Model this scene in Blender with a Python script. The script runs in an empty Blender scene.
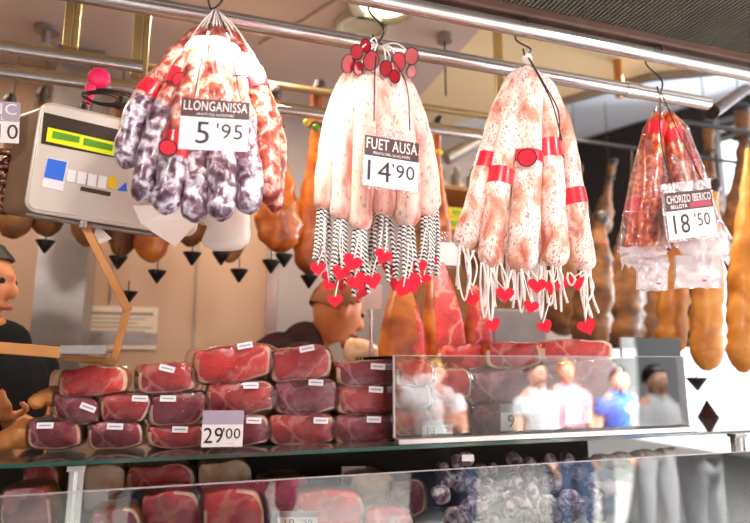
import bpy, bmesh, math, random
from mathutils import Vector, Matrix, noise
random.seed(7)
C = bpy.context.scene.collection
V = Vector
# ------------------------------------------------------------------ camera
FPX, YAW, PIT, EYE = 590.0, math.radians(18.2), math.radians(9.84), 1.5
hd = V((math.sin(YAW), math.cos(YAW), 0)); RT = V((math.cos(YAW), -math.sin(YAW), 0)); Z = V((0, 0, 1))
FW = hd*math.cos(PIT) + Z*math.sin(PIT); UP = -hd*math.sin(PIT) + Z*math.cos(PIT)
CAM = V((0, 0, EYE))
def ray(px, py): return FW*FPX + RT*(px-375) + UP*(261-py)
def P(px, py, Y): r = ray(px, py); return CAM + r*(Y/r.y)
def PZ(px, py, z): r = ray(px, py); return CAM + r*((z-EYE)/r.z)
def PD(px, py, d): return CAM + ray(px, py)*(d/FPX)
def sc(p): return (p-CAM).dot(FW)/FPX            # metres per pixel at p
cd = bpy.data.cameras.new('camera'); cam = bpy.data.objects.new('camera', cd); C.objects.link(cam)
cam.location = CAM; cam.rotation_euler = Matrix((RT, UP, -FW)).transposed().to_euler()
cd.sensor_width = 36; cd.lens = FPX/750*36; cd.clip_start = .02
cd.dof.use_dof = True; cd.dof.focus_distance = 1.28; cd.dof.aperture_fstop = 2.0
bpy.context.scene.camera = cam

# ------------------------------------------------------------------ materials
def srgb(h):
    h = h.lstrip('#'); o = []
    for i in (0, 2, 4):
        c = int(h[i:i+2], 16)/255; o.append(c/12.92 if c <= .04045 else ((c+.055)/1.055)**2.4)
    return (*o, 1)
def newmat(name):
    m = bpy.data.materials.new(name); m.use_nodes = True; nt = m.node_tree
    return m, nt, nt.nodes['Principled BSDF']
def mat(name, col, rough=.5, metal=0, coat=0, bump=0, bscale=60, emit=0, var=.12, vscale=12, sss=0):
    m, nt, b = newmat(name); c = srgb(col) if isinstance(col, str) else col
    N = nt.nodes; L = nt.links
    tc = N.new('ShaderNodeTexCoord'); n = N.new('ShaderNodeTexNoise'); n.inputs['Scale'].default_value = vscale; n.inputs['Detail'].default_value = 5
    L.new(tc.outputs['Object'], n.inputs['Vector'])
    r = N.new('ShaderNodeValToRGB'); r.color_ramp.elements[0].position = .3; r.color_ramp.elements[1].position = .72
    r.color_ramp.elements[0].color = tuple(x*(1-var) for x in c[:3])+(1,); r.color_ramp.elements[1].color = tuple(min(1, x*(1+var)) for x in c[:3])+(1,)
    L.new(n.outputs['Fac'], r.inputs[0]); L.new(r.outputs[0], b.inputs['Base Color'])
    b.inputs['Roughness'].default_value = rough; b.inputs['Metallic'].default_value = metal; b.inputs['Coat Weight'].default_value = coat; b.inputs['Coat Roughness'].default_value = .12
    if sss: b.inputs['Subsurface Weight'].default_value = sss; b.inputs['Subsurface Scale'].default_value = .01
    if bump:
        n2 = N.new('ShaderNodeTexNoise'); n2.inputs['Scale'].default_value = bscale; L.new(tc.outputs['Object'], n2.inputs['Vector'])
        bp = N.new('ShaderNodeBump'); bp.inputs['Strength'].default_value = bump; bp.inputs['Distance'].default_value = .01
        L.new(n2.outputs['Fac'], bp.inputs['Height']); L.new(bp.outputs[0], b.inputs['Normal'])
    if emit: b.inputs['Emission Color'].default_value = c; b.inputs['Emission Strength'].default_value = emit
    return m
def mottled(name, stops, scale, detail=6, rough=.6, coat=0, speck=None, sscale=120, sthr=.62, bump=.4, dist=.6, stretch=1.0):
    """cured casing: a ramp over distorted noise plus fine specks"""
    m, nt, b = newmat(name); N = nt.nodes; L = nt.links
    tc = N.new('ShaderNodeTexCoord'); mp = N.new('ShaderNodeMapping'); mp.inputs['Scale'].default_value = (1, 1, stretch)
    oi = N.new('ShaderNodeObjectInfo'); vm = N.new('ShaderNodeVectorMath'); vm.operation = 'SCALE'; vm.inputs[0].default_value = (3, 5, 7); L.new(oi.outputs['Random'], vm.inputs['Scale']); L.new(vm.outputs[0], mp.inputs['Location'])
    L.new(tc.outputs['Object'], mp.inputs['Vector'])
    n = N.new('ShaderNodeTexNoise'); n.inputs['Scale'].default_value = scale; n.inputs['Detail'].default_value = detail; n.inputs['Distortion'].default_value = dist
    L.new(mp.outputs[0], n.inputs['Vector'])
    r = N.new('ShaderNodeValToRGB'); e = r.color_ramp.elements
    e[0].position, e[0].color = stops[0][0], srgb(stops[0][1]); e[1].position, e[1].color = stops[-1][0], srgb(stops[-1][1])
    for p, c in stops[1:-1]: x = e.new(p); x.color = srgb(c)
    L.new(n.outputs['Fac'], r.inputs[0]); out = r.outputs[0]
    if speck:
        n2 = N.new('ShaderNodeTexNoise'); n2.inputs['Scale'].default_value = sscale; n2.inputs['Detail'].default_value = 2; L.new(mp.outputs[0], n2.inputs['Vector'])
        r2 = N.new('ShaderNodeValToRGB'); r2.color_ramp.elements[0].position = sthr; r2.color_ramp.elements[1].position = sthr+.07; L.new(n2.outputs['Fac'], r2.inputs[0])
        mx = N.new('ShaderNodeMix'); mx.data_type = 'RGBA'; L.new(r2.outputs[0], mx.inputs[0]); L.new(out, mx.inputs[6]); mx.inputs[7].default_value = srgb(speck); out = mx.outputs[2]
    L.new(out, b.inputs['Base Color']); b.inputs['Roughness'].default_value = rough; b.inputs['Coat Weight'].default_value = coat; b.inputs['Coat Roughness'].default_value = .15
    bp = N.new('ShaderNodeBump'); bp.inputs['Strength'].default_value = bump; bp.inputs['Distance'].default_value = .006
    L.new(n.outputs['Fac'], bp.inputs['Height']); L.new(bp.outputs[0], b.inputs['Normal'])
    return m
def meat(name, c1, c2, line='#e8a8a0', vs=13, lw=.035, coat=.25):
    m, nt, b = newmat(name); N = nt.nodes; L = nt.links
    tc = N.new('ShaderNodeTexCoord'); n = N.new('ShaderNodeTexNoise'); n.inputs['Scale'].default_value = 22; n.inputs['Detail'].default_value = 6; L.new(tc.outputs['Object'], n.inputs['Vector'])
    r = N.new('ShaderNodeValToRGB'); r.color_ramp.elements[0].position = .36; r.color_ramp.elements[1].position = .66
    r.color_ramp.elements[0].color = srgb(c1); r.color_ramp.elements[1].color = srgb(c2); L.new(n.outputs['Fac'], r.inputs[0])
    ad = N.new('ShaderNodeMix'); ad.data_type = 'RGBA'; ad.inputs[0].default_value = .06; L.new(tc.outputs['Object'], ad.inputs[6]); L.new(n.outputs['Color'], ad.inputs[7])
    vo = N.new('ShaderNodeTexVoronoi'); vo.feature = 'DISTANCE_TO_EDGE'; vo.inputs['Scale'].default_value = vs; L.new(ad.outputs[2], vo.inputs['Vector'])
    r2 = N.new('ShaderNodeValToRGB'); r2.color_ramp.elements[0].position = lw*.3; r2.color_ramp.elements[1].position = lw*2.2
    r2.color_ramp.elements[0].color = (.6, .6, .6, 1); r2.color_ramp.elements[1].color = (0, 0, 0, 1); L.new(vo.outputs['Distance'], r2.inputs[0])
    n3 = N.new('ShaderNodeTexNoise'); n3.inputs['Scale'].default_value = 130; n3.inputs['Detail'].default_value = 3; n3.inputs['Distortion'].default_value = 1.5; L.new(tc.outputs['Object'], n3.inputs['Vector'])
    r3 = N.new('ShaderNodeValToRGB'); r3.color_ramp.elements[0].position = .56; r3.color_ramp.elements[1].position = .78; r3.color_ramp.elements[1].color = (.45, .45, .45, 1); L.new(n3.outputs['Fac'], r3.inputs[0])
    a = N.new('ShaderNodeMath'); a.operation = 'MAXIMUM'; L.new(r2.outputs[0], a.inputs[0]); L.new(r3.outputs[0], a.inputs[1])
    mx = N.new('ShaderNodeMix'); mx.data_type = 'RGBA'; L.new(a.outputs[0], mx.inputs[0]); L.new(r.outputs[0], mx.inputs[6]); mx.inputs[7].default_value = srgb(line)
    L.new(mx.outputs[2], b.inputs['Base Color']); b.inputs['Roughness'].default_value = .4; b.inputs['Coat Weight'].default_value = coat; b.inputs['Coat Roughness'].default_value = .2
    return m
def film(name, tint, fac, rough=.12, fres=True, bump=0, body=0):
    """clear sheet: transparent with a mirror share (and optionally a little milky body)"""
    m = bpy.data.materials.new(name); m.use_nodes = True; nt = m.node_tree; N = nt.nodes; L = nt.links; N.clear()
    o = N.new('ShaderNodeOutputMaterial'); t = N.new('ShaderNodeBsdfTransparent'); t.inputs[0].default_value = srgb(tint)
    g = N.new('ShaderNodeBsdfGlossy'); g.inputs['Roughness'].default_value = rough; g.inputs[0].default_value = (1, 1, 1, 1)
    base = t.outputs[0]
    if body:
        d = N.new('ShaderNodeBsdfTranslucent'); d.inputs[0].default_value = (.95, .93, .95, 1); d2 = N.new('ShaderNodeBsdfDiffuse'); d2.inputs[0].default_value = (.95, .9, .92, 1)
        md = N.new('ShaderNodeMixShader'); L.new(d.outputs[0], md.inputs[1]); L.new(d2.outputs[0], md.inputs[2])
        mb = N.new('ShaderNodeMixShader'); mb.inputs[0].default_value = body; L.new(base, mb.inputs[1]); L.new(md.outputs[0], mb.inputs[2]); base = mb.outputs[0]
    mx = N.new('ShaderNodeMixShader'); L.new(base, mx.inputs[1]); L.new(g.outputs[0], mx.inputs[2]); L.new(mx.outputs[0], o.inputs[0])
    if fres:
        f = N.new('ShaderNodeFresnel'); f.inputs[0].default_value = 1.5; ma = N.new('ShaderNodeMath'); ma.operation = 'ADD'; ma.inputs[1].default_value = fac; ma.use_clamp = True
        L.new(f.outputs[0], ma.inputs[0]); L.new(ma.outputs[0], mx.inputs[0])
    else: mx.inputs[0].default_value = fac
    if bump:
        tc = N.new('ShaderNodeTexCoord'); n = N.new('ShaderNodeTexNoise'); n.inputs['Scale'].default_value = 35; n.inputs['Detail'].default_value = 3; n.inputs['Distortion'].default_value = 1; L.new(tc.outputs['Object'], n.inputs['Vector'])
        bp = N.new('ShaderNodeBump'); bp.inputs['Strength'].default_value = bump; bp.inputs['Distance'].default_value = .02; L.new(n.outputs['Fac'], bp.inputs['Height']); L.new(bp.outputs[0], g.inputs['Normal'])
    return m
def stripes(name, c1, c2, scale, vec=(1, 1, 1)):
    m, nt, b = newmat(name); N = nt.nodes; L = nt.links
    tc = N.new('ShaderNodeTexCoord'); mp = N.new('ShaderNodeMapping'); mp.inputs['Scale'].default_value = vec; L.new(tc.outputs['Object'], mp.inputs[0])
    w = N.new('ShaderNodeTexWave'); w.bands_direction = 'DIAGONAL'; w.inputs['Scale'].default_value = scale; w.inputs['Distortion'].default_value = 1.2; w.inputs['Detail'].default_value = 2; w.inputs['Detail Scale'].default_value = 3; L.new(mp.outputs[0], w.inputs[0])
    r = N.new('ShaderNodeValToRGB'); r.color_ramp.interpolation = 'EASE'; r.color_ramp.elements[0].position = .38; r.color_ramp.elements[1].position = .55
    r.color_ramp.elements[0].color = srgb(c1); r.color_ramp.elements[1].color = srgb(c2); L.new(w.outputs['Fac'], r.inputs[0]); L.new(r.outputs[0], b.inputs['Base Color']); b.inputs['Roughness'].default_value = .8
    return m

M = dict(
 steel=mat('brushed_steel', '#d8d2d0', .22, .9, bump=.02, bscale=30, var=.05),
 steel_d=mat('dull_steel', '#a49c98', .4, .8, var=.15),
 brass=mat('gold_anodised', '#cdb27a', .32, .8, var=.08), strip=mat('tan_gold_strip', '#a88c60', .45, .5, var=.1),
 tan=mat('tan_metal', '#c98a50', .4, .3),
 white=mat('white_card', '#ece0de', .5, var=.01),
 label=mat('white_label', '#f0eaee', .4, var=.02),
 brown=mat('brown_print', '#4a2628', .5, var=.05),
 ink=mat('black_ink', '#2a1c20', .5, var=.05),
 maroon=mat('maroon_print', '#a03048', .5, var=.05),
 greyprint=mat('grey_lilac_print', '#a898a8', .5, var=.05),
 black=mat('black_plastic', '#14100f', .35, var=.1),
 wire=mat('dark_wire', '#3a2a28', .45, .4),
 cord=mat('white_string', '#efe4de', .85, var=.06, bump=.4, bscale=300),
 red=mat('red_band', '#e01830', .38, coat=.4, var=.1),
 heart=mat('red_tag', '#f01434', .35, coat=.4, var=.06),
 dkred=mat('dark_red_seal', '#a80c20', .3, coat=.6, var=.2),
 zebra=stripes('black_white_twine', '#2a2428', '#f2ece8', 55, (1, 1, 1.3)),
 meat=meat('cured_ham', '#a01820', '#d8352e', '#dc9488', 9, .022), meat2=meat('dark_cured_ham', '#74142a', '#b02838', '#c08088', 10, .02), meat3=meat('bright_cured_ham', '#c01216', '#ee3022', '#f4b090', 8, .022), meat4=meat('purple_cured_ham', '#74243a', '#b4525c', '#d8a0a0', 8, .025),
 fat=mottled('ham_fat', [(.3, '#d8a070'), (.6, '#f4d8b8')], 25, coat=.4, rough=.35),
 skin_rind=mottled('ham_rind', [(.3, '#7c3c14'), (.6, '#c8803c')], 12, coat=.5, rough=.35),
 wrap=film('vacuum_wrap', '#fffafc', .0, .14, bump=.5), wrap2=film('milky_bag', '#ffeeee', .03, .18, bump=.9, body=.42), bagm=film('clear_bag', '#fff4f2', .02, .1, bump=.8, body=.06),
 glass=film('case_glass', '#fbfffd', .03, .0), shelfglass=film('shelf_glass', '#b8c4be', .22, .07, body=.14), gedge=mat('green_glass_edge', '#1c4c40', .1, coat=1, var=.1), paneedge=mat('polished_glass_edge', '#b0a4a8', .2, var=.05),
 ham_o=mottled('orange_ham', [(.3, '#7a300a'), (.5, '#c0601a'), (.7, '#e08c30')], 11, rough=.35, coat=.5, bump=.5),
 ham_b=mottled('brown_ham', [(.25, '#3c200e'), (.5, '#7a4a1e'), (.75, '#a87034')], 12, rough=.65, coat=.08, bump=.6),
 ham_g=mottled('golden_ham', [(.25, '#9a5410'), (.5, '#cf8426'), (.78, '#e8b060')], 9, rough=.5, coat=.15, bump=.5),
 hoof=mat('dark_hoof', '#2c1c14', .5, bump=.5), rope=mat('ham_rope', '#5a4630', .9),
 cas1=mottled('mottled_llonganissa', [(.38, '#7c2018'), (.48, '#b04c3c'), (.56, '#d8a090'), (.70, '#e6ccc4')], 45, speck='#a04038', sscale=150, sthr=.58, coat=.5, rough=.35),
 cas1g=mottled('grey_llonganissa', [(.34, '#40222e'), (.47, '#78586c'), (.56, '#c8bccc'), (.68, '#f4eef6')], 55, speck='#b04848', sscale=130, sthr=.66, coat=.6, rough=.3),
 cas2=mottled('pale_fuet', [(.32, '#c87868'), (.44, '#eebcb0'), (.55, '#ecccc0'), (.7, '#f0dcd4')], 22, speck='#c08880', sscale=200, sthr=.6, stretch=.4),
 cas3=mottled('pink_fuet', [(.30, '#b85c48'), (.41, '#e0a48c'), (.51, '#f4dace'), (.66, '#fbeee8')], 26, speck='#c08478', sscale=230, sthr=.56, stretch=.6),
 cas4=mottled('red_chorizo', [(.3, '#7c1a0c'), (.48, '#b83c14'), (.6, '#d8702c'), (.72, '#f0b070')], 70, rough=.3, coat=.6),
 cas4d=mottled('dark_chorizo', [(.3, '#240a06'), (.5, '#5a1e0c'), (.7, '#9c5830')], 60, rough=.3, coat=.6), cas5=mottled('pale_net_sausage', [(.36, '#4c3444'), (.48, '#8c7480'), (.62, '#dcd2d8')], 55, speck='#7c3040', sscale=160, sthr=.62),
 wall=mat('beige_panel', '#b8957c', .55, var=.03, vscale=2), wallg=mat('grey_panel', '#a89c98', .5, var=.03, vscale=2), dark=mat('dark_board', '#241812', .7), ceil=mat('ceiling_board', '#cdbcb4', .7, var=.02, vscale=1), ceil_warm=mat('warm_lit_ceiling', '#f4e2b4', .6, var=.02, vscale=1), ceilw=mat('hall_ceiling', '#e4e9f4', .4, var=.05, vscale=1),
 floor=mat('floor_tile', '#b0a498', .4), street=mat('pale_paving', '#a09c98', .6), beam=mat('brown_beam', '#4a3024', .6, var=.2),
 sgrey=mat('scale_housing', '#ddd0c4', .35, .35, var=.03), sside=mat('scale_side', '#8a6c54', .45, .3), bezel=mat('display_bezel', '#3a2818', .3), lcd=mat('lit_lcd', '#d0d010', .3, emit=.4, var=.05), lcdg=mat('lcd_digits', '#5ea010', .4), blue=mat('blue_sticker', '#2c6ce0', .4, var=.03), yellow=mat('yellow_key', '#f0c820', .4, var=.03), key=mat('key_caps', '#fbf6f8', .4, var=.02),
 pink=mat('pink_tag', '#f0185c', .5), paper=mat('paper_sheet', '#f0e4dc', .6, var=.03), bag=mat('white_sack', '#fff4ea', .45, var=.03, bump=.3, bscale=14), notice=mat('notice_paper', '#d8c4b0', .5, var=.02), nline=mat('notice_print', '#8a8074', .6),
 skin=mat('skin', '#d88a58', .5, sss=.1, var=.06), skin2=mat('pale_skin', '#e8b090', .5, var=.05), brownhair=mat('brown_hair', '#8a4c20', .6), palepink=mat('pale_pink_cloth', '#f4c0d0', .8), hair=mat('dark_hair', '#1c120e', .6), blond=mat('blond_hair', '#b08a54', .6), blackc=mat('black_cloth', '#080607', 1), maroonc=mat('maroon_cloth', '#30100f', 1), whitec=mat('white_cloth', '#f8f8fa', .8), pinkc=mat('pink_cloth', '#f06090', .8), bluec=mat('blue_cloth', '#3060c8', .8), jeans=mat('denim', '#30405c', .85), eye=mat('eye', '#181010', .2), lips=mat('lips', '#a04038', .5),
 lamp=mat('lamp_disc', '#fff0c8', .4, emit=3, var=0), lampring=mat('lamp_ring', '#d8d8c0', .3, .5), wood=mat('wood_crate', '#a06c3c', .6, var=.25, vscale=20), can=mat('tin_can', '#b8b0a8', .3, .8), plate=mat('orange_dish', '#e0601c', .4), green=mat('green_leaf_tag', '#5c9c28', .5), counter=mat('counter_enamel', '#d8d0cc', .35, var=.03), greybox=mat('grey_box', '#8c8484', .5), ctray=mat('case_tray', '#3c2a26', .4),
)

# ------------------------------------------------------------------ builders
def thing(name, label, cat, loc, group=None):
    o = bpy.data.objects.new(name, None); C.objects.link(o); o.location = loc; o.empty_display_size = .05
    o['label'] = label; o['category'] = cat
    if group: o['group'] = group
    return o
ROOT = {}
def base(o): return ROOT.get(o.name, V(o.location)) if o is not None else V((0, 0, 0))
def obj(name, bm, m, parent=None, smooth=True, label=None, cat=None, group=None, kind=None, sub=0, bev=0):
    """link a bmesh given in world coordinates as one mesh object"""
    me = bpy.data.meshes.new(name)
    if parent is not None: b = base(parent)
    else:
        xs = [v.co for v in bm.verts]
        b = V((sum(c.x for c in xs)/len(xs), sum(c.y for c in xs)/len(xs), min(c.z for c in xs)))
    bmesh.ops.translate(bm, verts=bm.verts, vec=-b)
    bmesh.ops.recalc_face_normals(bm, faces=bm.faces)
    bm.to_mesh(me); bm.free()
    for x in (m if isinstance(m, (list, tuple)) else [m]): me.materials.append(M[x] if isinstance(x, str) else x)
    if smooth:
        for p in me.polygons: p.use_smooth = True
    o = bpy.data.objects.new(name, me); C.objects.link(o)
    if parent is not None:
        o.parent = parent; ROOT[o.name] = b
    else: o.location = b; ROOT[o.name] = b
    if smooth and not sub:
        try: me.set_sharp_from_angle(angle=math.radians(62))
        except Exception: pass
    if bev: md = o.modifiers.new('bevel', 'BEVEL'); md.width = bev; md.segments = 3; md.limit_method = 'ANGLE'
    if sub: md = o.modifiers.new('sub', 'SUBSURF'); md.levels = sub; md.render_levels = sub
    if label: o['label'] = label
    if cat: o['category'] = cat
    if group: o['group'] = group
    if kind: o['kind'] = kind
    return o
def B(): return bmesh.new()
def frame(p, d):
    d = d.normalized(); a = V((0, 0, 1)) if abs(d.z) < .9 else V((0, 1, 0)); u = d.cross(a).normalized(); return u, u.cross(d).normalized()
def tube(bm, pts, rads, seg=12, caps=True, wob=0, flat=1.0, mi=0):
    if not isinstance(rads, (list, tuple)): rads = [rads]*len(pts)
    rings = []; u = None
    for i, p in enumerate(pts):
        d = (pts[min(i+1, len(pts)-1)] - pts[max(i-1, 0)])
        if u is None: u, w = frame(p, d)
        else:
            d.normalize(); u = (u - d*u.dot(d)).normalized()
        w = d.normalized().cross(u)
        ring = []
        for k in range(seg):
            a = 2*math.pi*k/seg; r = rads[i]
            q = p + (u*math.cos(a) + w*math.sin(a)*flat)*r
            if wob: q += (q-p)*wob*noise.noise(q*28)
            ring.append(bm.verts.new(q))
        rings.append(ring)
    for a, b in zip(rings, rings[1:]):
        for k in range(seg):
            f = bm.faces.new((a[k], a[(k+1) % seg], b[(k+1) % seg], b[k])); f.material_index = mi
    if caps:
        for r in (rings[0], rings[-1]):
            f = bm.faces.new(r); f.material_index = mi
    return bm
def spline(pts, n=24):
    out = []; q = [pts[0]*2-pts[1]] + list(pts) + [pts[-1]*2-pts[-2]]
    m = len(pts)-1
    for i in range(n+1):
        t = i/n*m; k = min(int(t), m-1); f = t-k; a, b, c, d = q[k:k+4]
        out.append(.5*((2*b) + (c-a)*f + (2*a-5*b+4*c-d)*f*f + (-a+3*b-3*c+d)*f**3))
    return out
def box(bm, o, u, v, w, mi=0):
    """box from corner o with edge vectors u v w"""
    vs = [bm.verts.new(o + u*a + v*b + w*c) for a in (0, 1) for b in (0, 1) for c in (0, 1)]
    for f in ((0, 1, 3, 2), (4, 6, 7, 5), (0, 4, 5, 1), (2, 3, 7, 6), (0, 2, 6, 4), (1, 5, 7, 3)):
        x = bm.faces.new([vs[i] for i in f]); x.material_index = mi
    return bm
def abox(bm, a, b, mi=0):
    a = V(a); b = V(b); d = b-a; return box(bm, a, V((d.x, 0, 0)), V((0, d.y, 0)), V((0, 0, d.z)), mi)
def prism(bm, pts, d, mi=0):
    a = [bm.verts.new(p) for p in pts]; b = [bm.verts.new(p+d) for p in pts]; n = len(pts)
    bm.faces.new(a).material_index = mi; bm.faces.new(b[::-1]).material_index = mi
    for i in range(n): bm.faces.new((a[i], a[(i+1) % n], b[(i+1) % n], b[i])).material_index = mi
    return bm
def ball(bm, c, r, sx=1, sy=1, sz=1, seg=12):
    r_ = bmesh.ops.create_uvsphere(bm, u_segments=seg, v_segments=max(6, seg*2//3), radius=r)
    for v in r_['verts']: v.co = V((v.co.x*sx, v.co.y*sy, v.co.z*sz)) + c
    return bm
def disc3(bm, c, u, v, n, ru, rv, th, seg=20):
    return prism(bm, [c + u*math.cos(2*math.pi*k/seg)*ru + v*math.sin(2*math.pi*k/seg)*rv for k in range(seg)], n*th)
def struct(name, bm, m, **k): return obj(name, bm, m, smooth=False, kind='structure', **k)
def text(s, o, u, v, n, cx, cy, h, wmax, m, parent, name='lettering', bold=0):
    """lettering on a card: o = top-left corner, u / v = unit vectors right / down, metres; centred at cx,cy"""
    cu = bpy.data.curves.new('t', 'FONT'); cu.body = s; cu.size = 1; cu.extrude = 0; cu.offset = bold; cu.resolution_u = 3; cu.space_character = 1.06
    to = bpy.data.objects.new('t', cu); C.objects.link(to); dg = bpy.context.evaluated_depsgraph_get(); me = bpy.data.meshes.new_from_object(to.evaluated_get(dg))
    bpy.data.objects.remove(to); bm = bmesh.new(); bm.from_mesh(me); bpy.data.meshes.remove(me)
    xs = [q.co.x for q in bm.verts]; ys = [q.co.y for q in bm.verts]; x0, x1, y0, y1 = min(xs), max(xs), min(ys), max(ys)
    sy = h/(y1-y0); sx = sy
    if (x1-x0)*sx > wmax: sx = wmax/(x1-x0)
    if sx < sy*.62: sy = sx/.62
    for q in bm.verts:
        x = (q.co.x-(x0+x1)/2)*sx + cx; y = -(q.co.y-(y0+y1)/2)*sy + cy
        q.co = o + u*x + v*y + n*.0006
    return obj(name, bm, m, parent, smooth=False)

# ------------------------------------------------------------------ the room
HC = 2.78
YB = 2.75
fl = B(); abox(fl, (-4, -9, -.12), (9, 12, 0)); struct('floor', fl, 'street')
bl = P(-60, 300, YB); br = P(566, 200, YB)
b = B(); abox(b, (bl.x-1.5, YB, 0), (P(268, 300, YB).x, YB+.1, HC)); struct('wall_back', b, 'wall')
b = B(); abox(b, (P(268, 300, YB).x, YB+.02, 0), (br.x, YB+.12, HC)); struct('wall_rear', b, 'wallg')
xs_ = P(268, 300, YB).x
b = B(); abox(b, (xs_-.012, YB-.025, 0), (xs_+.035, YB+.02, HC)); struct('trim_1', b, 'steel')
for i, px in enumerate((195, 110)):
    x = P(px, 300, YB).x; b = B(); abox(b, (x-.004, YB-.006, 0), (x+.004, YB+.002, HC)); struct('trim_%d' % (i+2), b, 'steel_d')
b = B(); abox(b, (-2.6, .95, 0), (-2.5, YB, HC)); struct('wall_left', b, 'wall')
# stall ceiling: ends on the skewed edge where the hall begins
e1 = PZ(430, 128, HC); e2 = PZ(556, 99, HC); e3 = PZ(650, 72, HC); e4 = PZ(760, 62, HC)
pts = [V((-2.6, .9, HC)), V((-2.6, YB+.1, HC)), V((e1.x, YB+.1, HC)), V((e2.x, e2.y, HC)), V((e3.x, e3.y, HC)), V((e4.x, e4.y, HC)), V((e4.x, .9, HC))]
m0 = PZ(452, 60, HC).x
pl = [V((-2.6, .9, HC)), V((-2.6, YB+.1, HC)), V((m0, YB+.1, HC)), V((m0, .9, HC))]
b = prism(B(), pl, V((0, 0, .06))); struct('ceiling', b, 'ceil')
pr = [V((m0, .9, HC)), V((m0, YB+.1, HC)), V((max(m0+.05, e1.x), YB+.1, HC)), e2, e3, e4, V((e4.x, .9, HC))]
b = prism(B(), pr, V((0, 0, .06))); struct('ceiling_warm_lit', b, 'ceil_warm')  # warm lamp light on this part is put into the board colour
b = B(); ed = [e2, e3, e4]
for p, q in zip(ed, ed[1:]):
    d = (q-p); nrm = V((-d.y, d.x, 0)).normalized(); box(b, p-Z*.03, d, nrm*.03, Z*.09)
struct('trim_5', b, 'steel_d')
# market hall ceiling beyond, its beams and dark far wall
HH = 3.3
b = B(); c1, c2, c3 = PZ(380, 210, HH), PZ(560, 160, HH), PZ(900, 62, HH); 
prism(b, [V((c1.x, c1.y, HH)), c2, c3, V((9, .5, HH)), V((3.2, .2, HH)), V((2.2, 1.0, HH))], V((0, 0, .06))); struct('ceiling_hall', b, 'ceilw')
for i, (ya, yb, th, mm) in enumerate(((158, 110, .10, 'dark'), (170, 121, .06, 'steel_d'), (178, 128, .12, 'dark'))):
    z = HH-.12; p = PZ(560, ya+6, z); q = PZ(760, yb-3, z); d = (q-p); p = p-d*.5; d = d*2.2
    b = B(); box(b, p, d, V((-d.y, d.x, 0)).normalized()*th, Z*.1); struct('trim_%d' % (6+i), b, mm)
p = PZ(520, 190, 3.0); q = PZ(716, 140, 3.0); b = B(); d = q-p; d.z = 0
zl = P(600, 345, 3.0).z; box(b, V((p.x, p.y, zl)), d, V((-d.y, d.x, 0)).normalized()*.1, Z*(3.29-zl)); struct('wall_hall', b, 'dark')
# steel-faced column behind the vendor
b = B(); xa, xb = P(33, 300, 2.5).x, P(84, 300, 2.5).x; abox(b, (xa, 2.5, 0), (xb, 2.74, HC)); struct('trim_9', b, 'steel_d')

# awning: brown beam and perforated roller grille over the pavement side
Y1 = 1.12
z1 = P(600, 44, Y1).z; r1A = sc(P(600, 44, Y1))*7.25
xL, xR = -1.6, P(752, 78, Y1).x+1.2
zb = z1+r1A+.006; yb0 = 1.10
t = thing('awning_beam', 'dark brown metal beam running above the front steel rail at upper right', 'beam', V((1.2, yb0, zb)))
b = B(); abox(b, (xL, yb0-.0, zb), (xR, yb0+.045, zb+.03)); obj('beam', b, 'beam', t, False, bev=.006)
g = thing('roller_grille', 'grey perforated metal grille under the awning at the upper right corner', 'grille', V((1.2, .6, zb+.05)))
b = B(); y = .42
while y < yb0-.005: abox(b, (xL, y, zb+.026), (xR, y+.005, zb+.029)); y += .0125
gm = mat('grille_metal', '#6e6c60', .7, .1); M['grille'] = gm
obj('slats', b, 'grille', g, False)
b = B(); x = xL
while x < xR: abox(b, (x, .42, zb+.022), (x+.0045, yb0-.001, zb+.0259)); x += .012
obj('cross_bars', b, 'grille', g, False)
b = B(); abox(b, (xL, .40, zb+.05), (xR, yb0+.04, zb+.055)); obj('backing_sheet', b, 'beam', g, False)
b = B(); abox(b, (xL, .26, zb+.03), (xR, .41, zb+.08)); obj('housing', b, 'steel_d', g, False)

# ------------------------------------------------------------------ rails
def rail(px0, px1, pyref, pxref, Y, dpx, label, m='steel', joints=(), strip=None, name='steel_rail'):
    ref = P(pxref, pyref, Y); z = ref.z; r = sc(ref)*dpx/2
    a = V((P(px0, pyref, Y).x, Y, z)); c = V((P(px1, pyref, Y).x, Y, z))
    t = thing(name, label, 'rail', V(((a.x+c.x)/2, Y, z-r)))
    obj('tube', tube(B(), [a, c], r, 24), m, t)
    for j in joints:
        x = P(j, z and pyref, Y).x; obj('collar', tube(B(), [V((x-.02, Y, z)), V((x+.02, Y, z))], r*1.13, 24), m, t)
    if strip:
        b = B(); abox(b, (a.x, Y+r*.4, z+r*1.0), (c.x, Y+r*1.1, z+r*2.1)); obj('gold_strip', b, strip, t, False, label='flat gold strip along the rail')
    return z, r
z1, r1 = rail(-900, 860, 44, 600, Y1, 14.5, 'thick polished steel tube nearest the street that the salami bunches hook onto', joints=())
Y2 = 1.31; z2, r2 = rail(-500, 703, 60, 460, Y2, 15, 'long steel tube crossing behind the first salami hooks, ending in an open mouth at right', joints=(627,))
Y3 = 1.62; z3, r3 = rail(-400, 143, 62, 100, Y3, 9.5, 'short steel tube at upper left ending at the gold post', strip='strip')
Y4 = 1.80; z4, r4 = rail(-500, 482, 112, 300, Y4, 9, 'thin steel tube running low behind the weighing scale and the salami bunches', joints=(467,), strip='strip')
Y5 = 2.05; z5, r5 = rail(-400, 500, 90, 310, Y5, 7, 'rearmost gold coloured tube carrying the left row of hams', m='strip', name='gold_rail')
# wider end socket on the right, pointing back
a = P(712, 112, 1.45); bb = P(735, 96, 1.75)
t = thing('rail_socket', 'fat grey pipe end just right of the open end of the long tube', 'pipe', a)
obj('pipe', tube(B(), [a, a+(bb-a)*1.6], .024, 20), 'beam', t)
b = tube(B(), [a-(bb-a).normalized()*.004, a], .02, 20); obj('bore', b, 'black', t)
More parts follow.
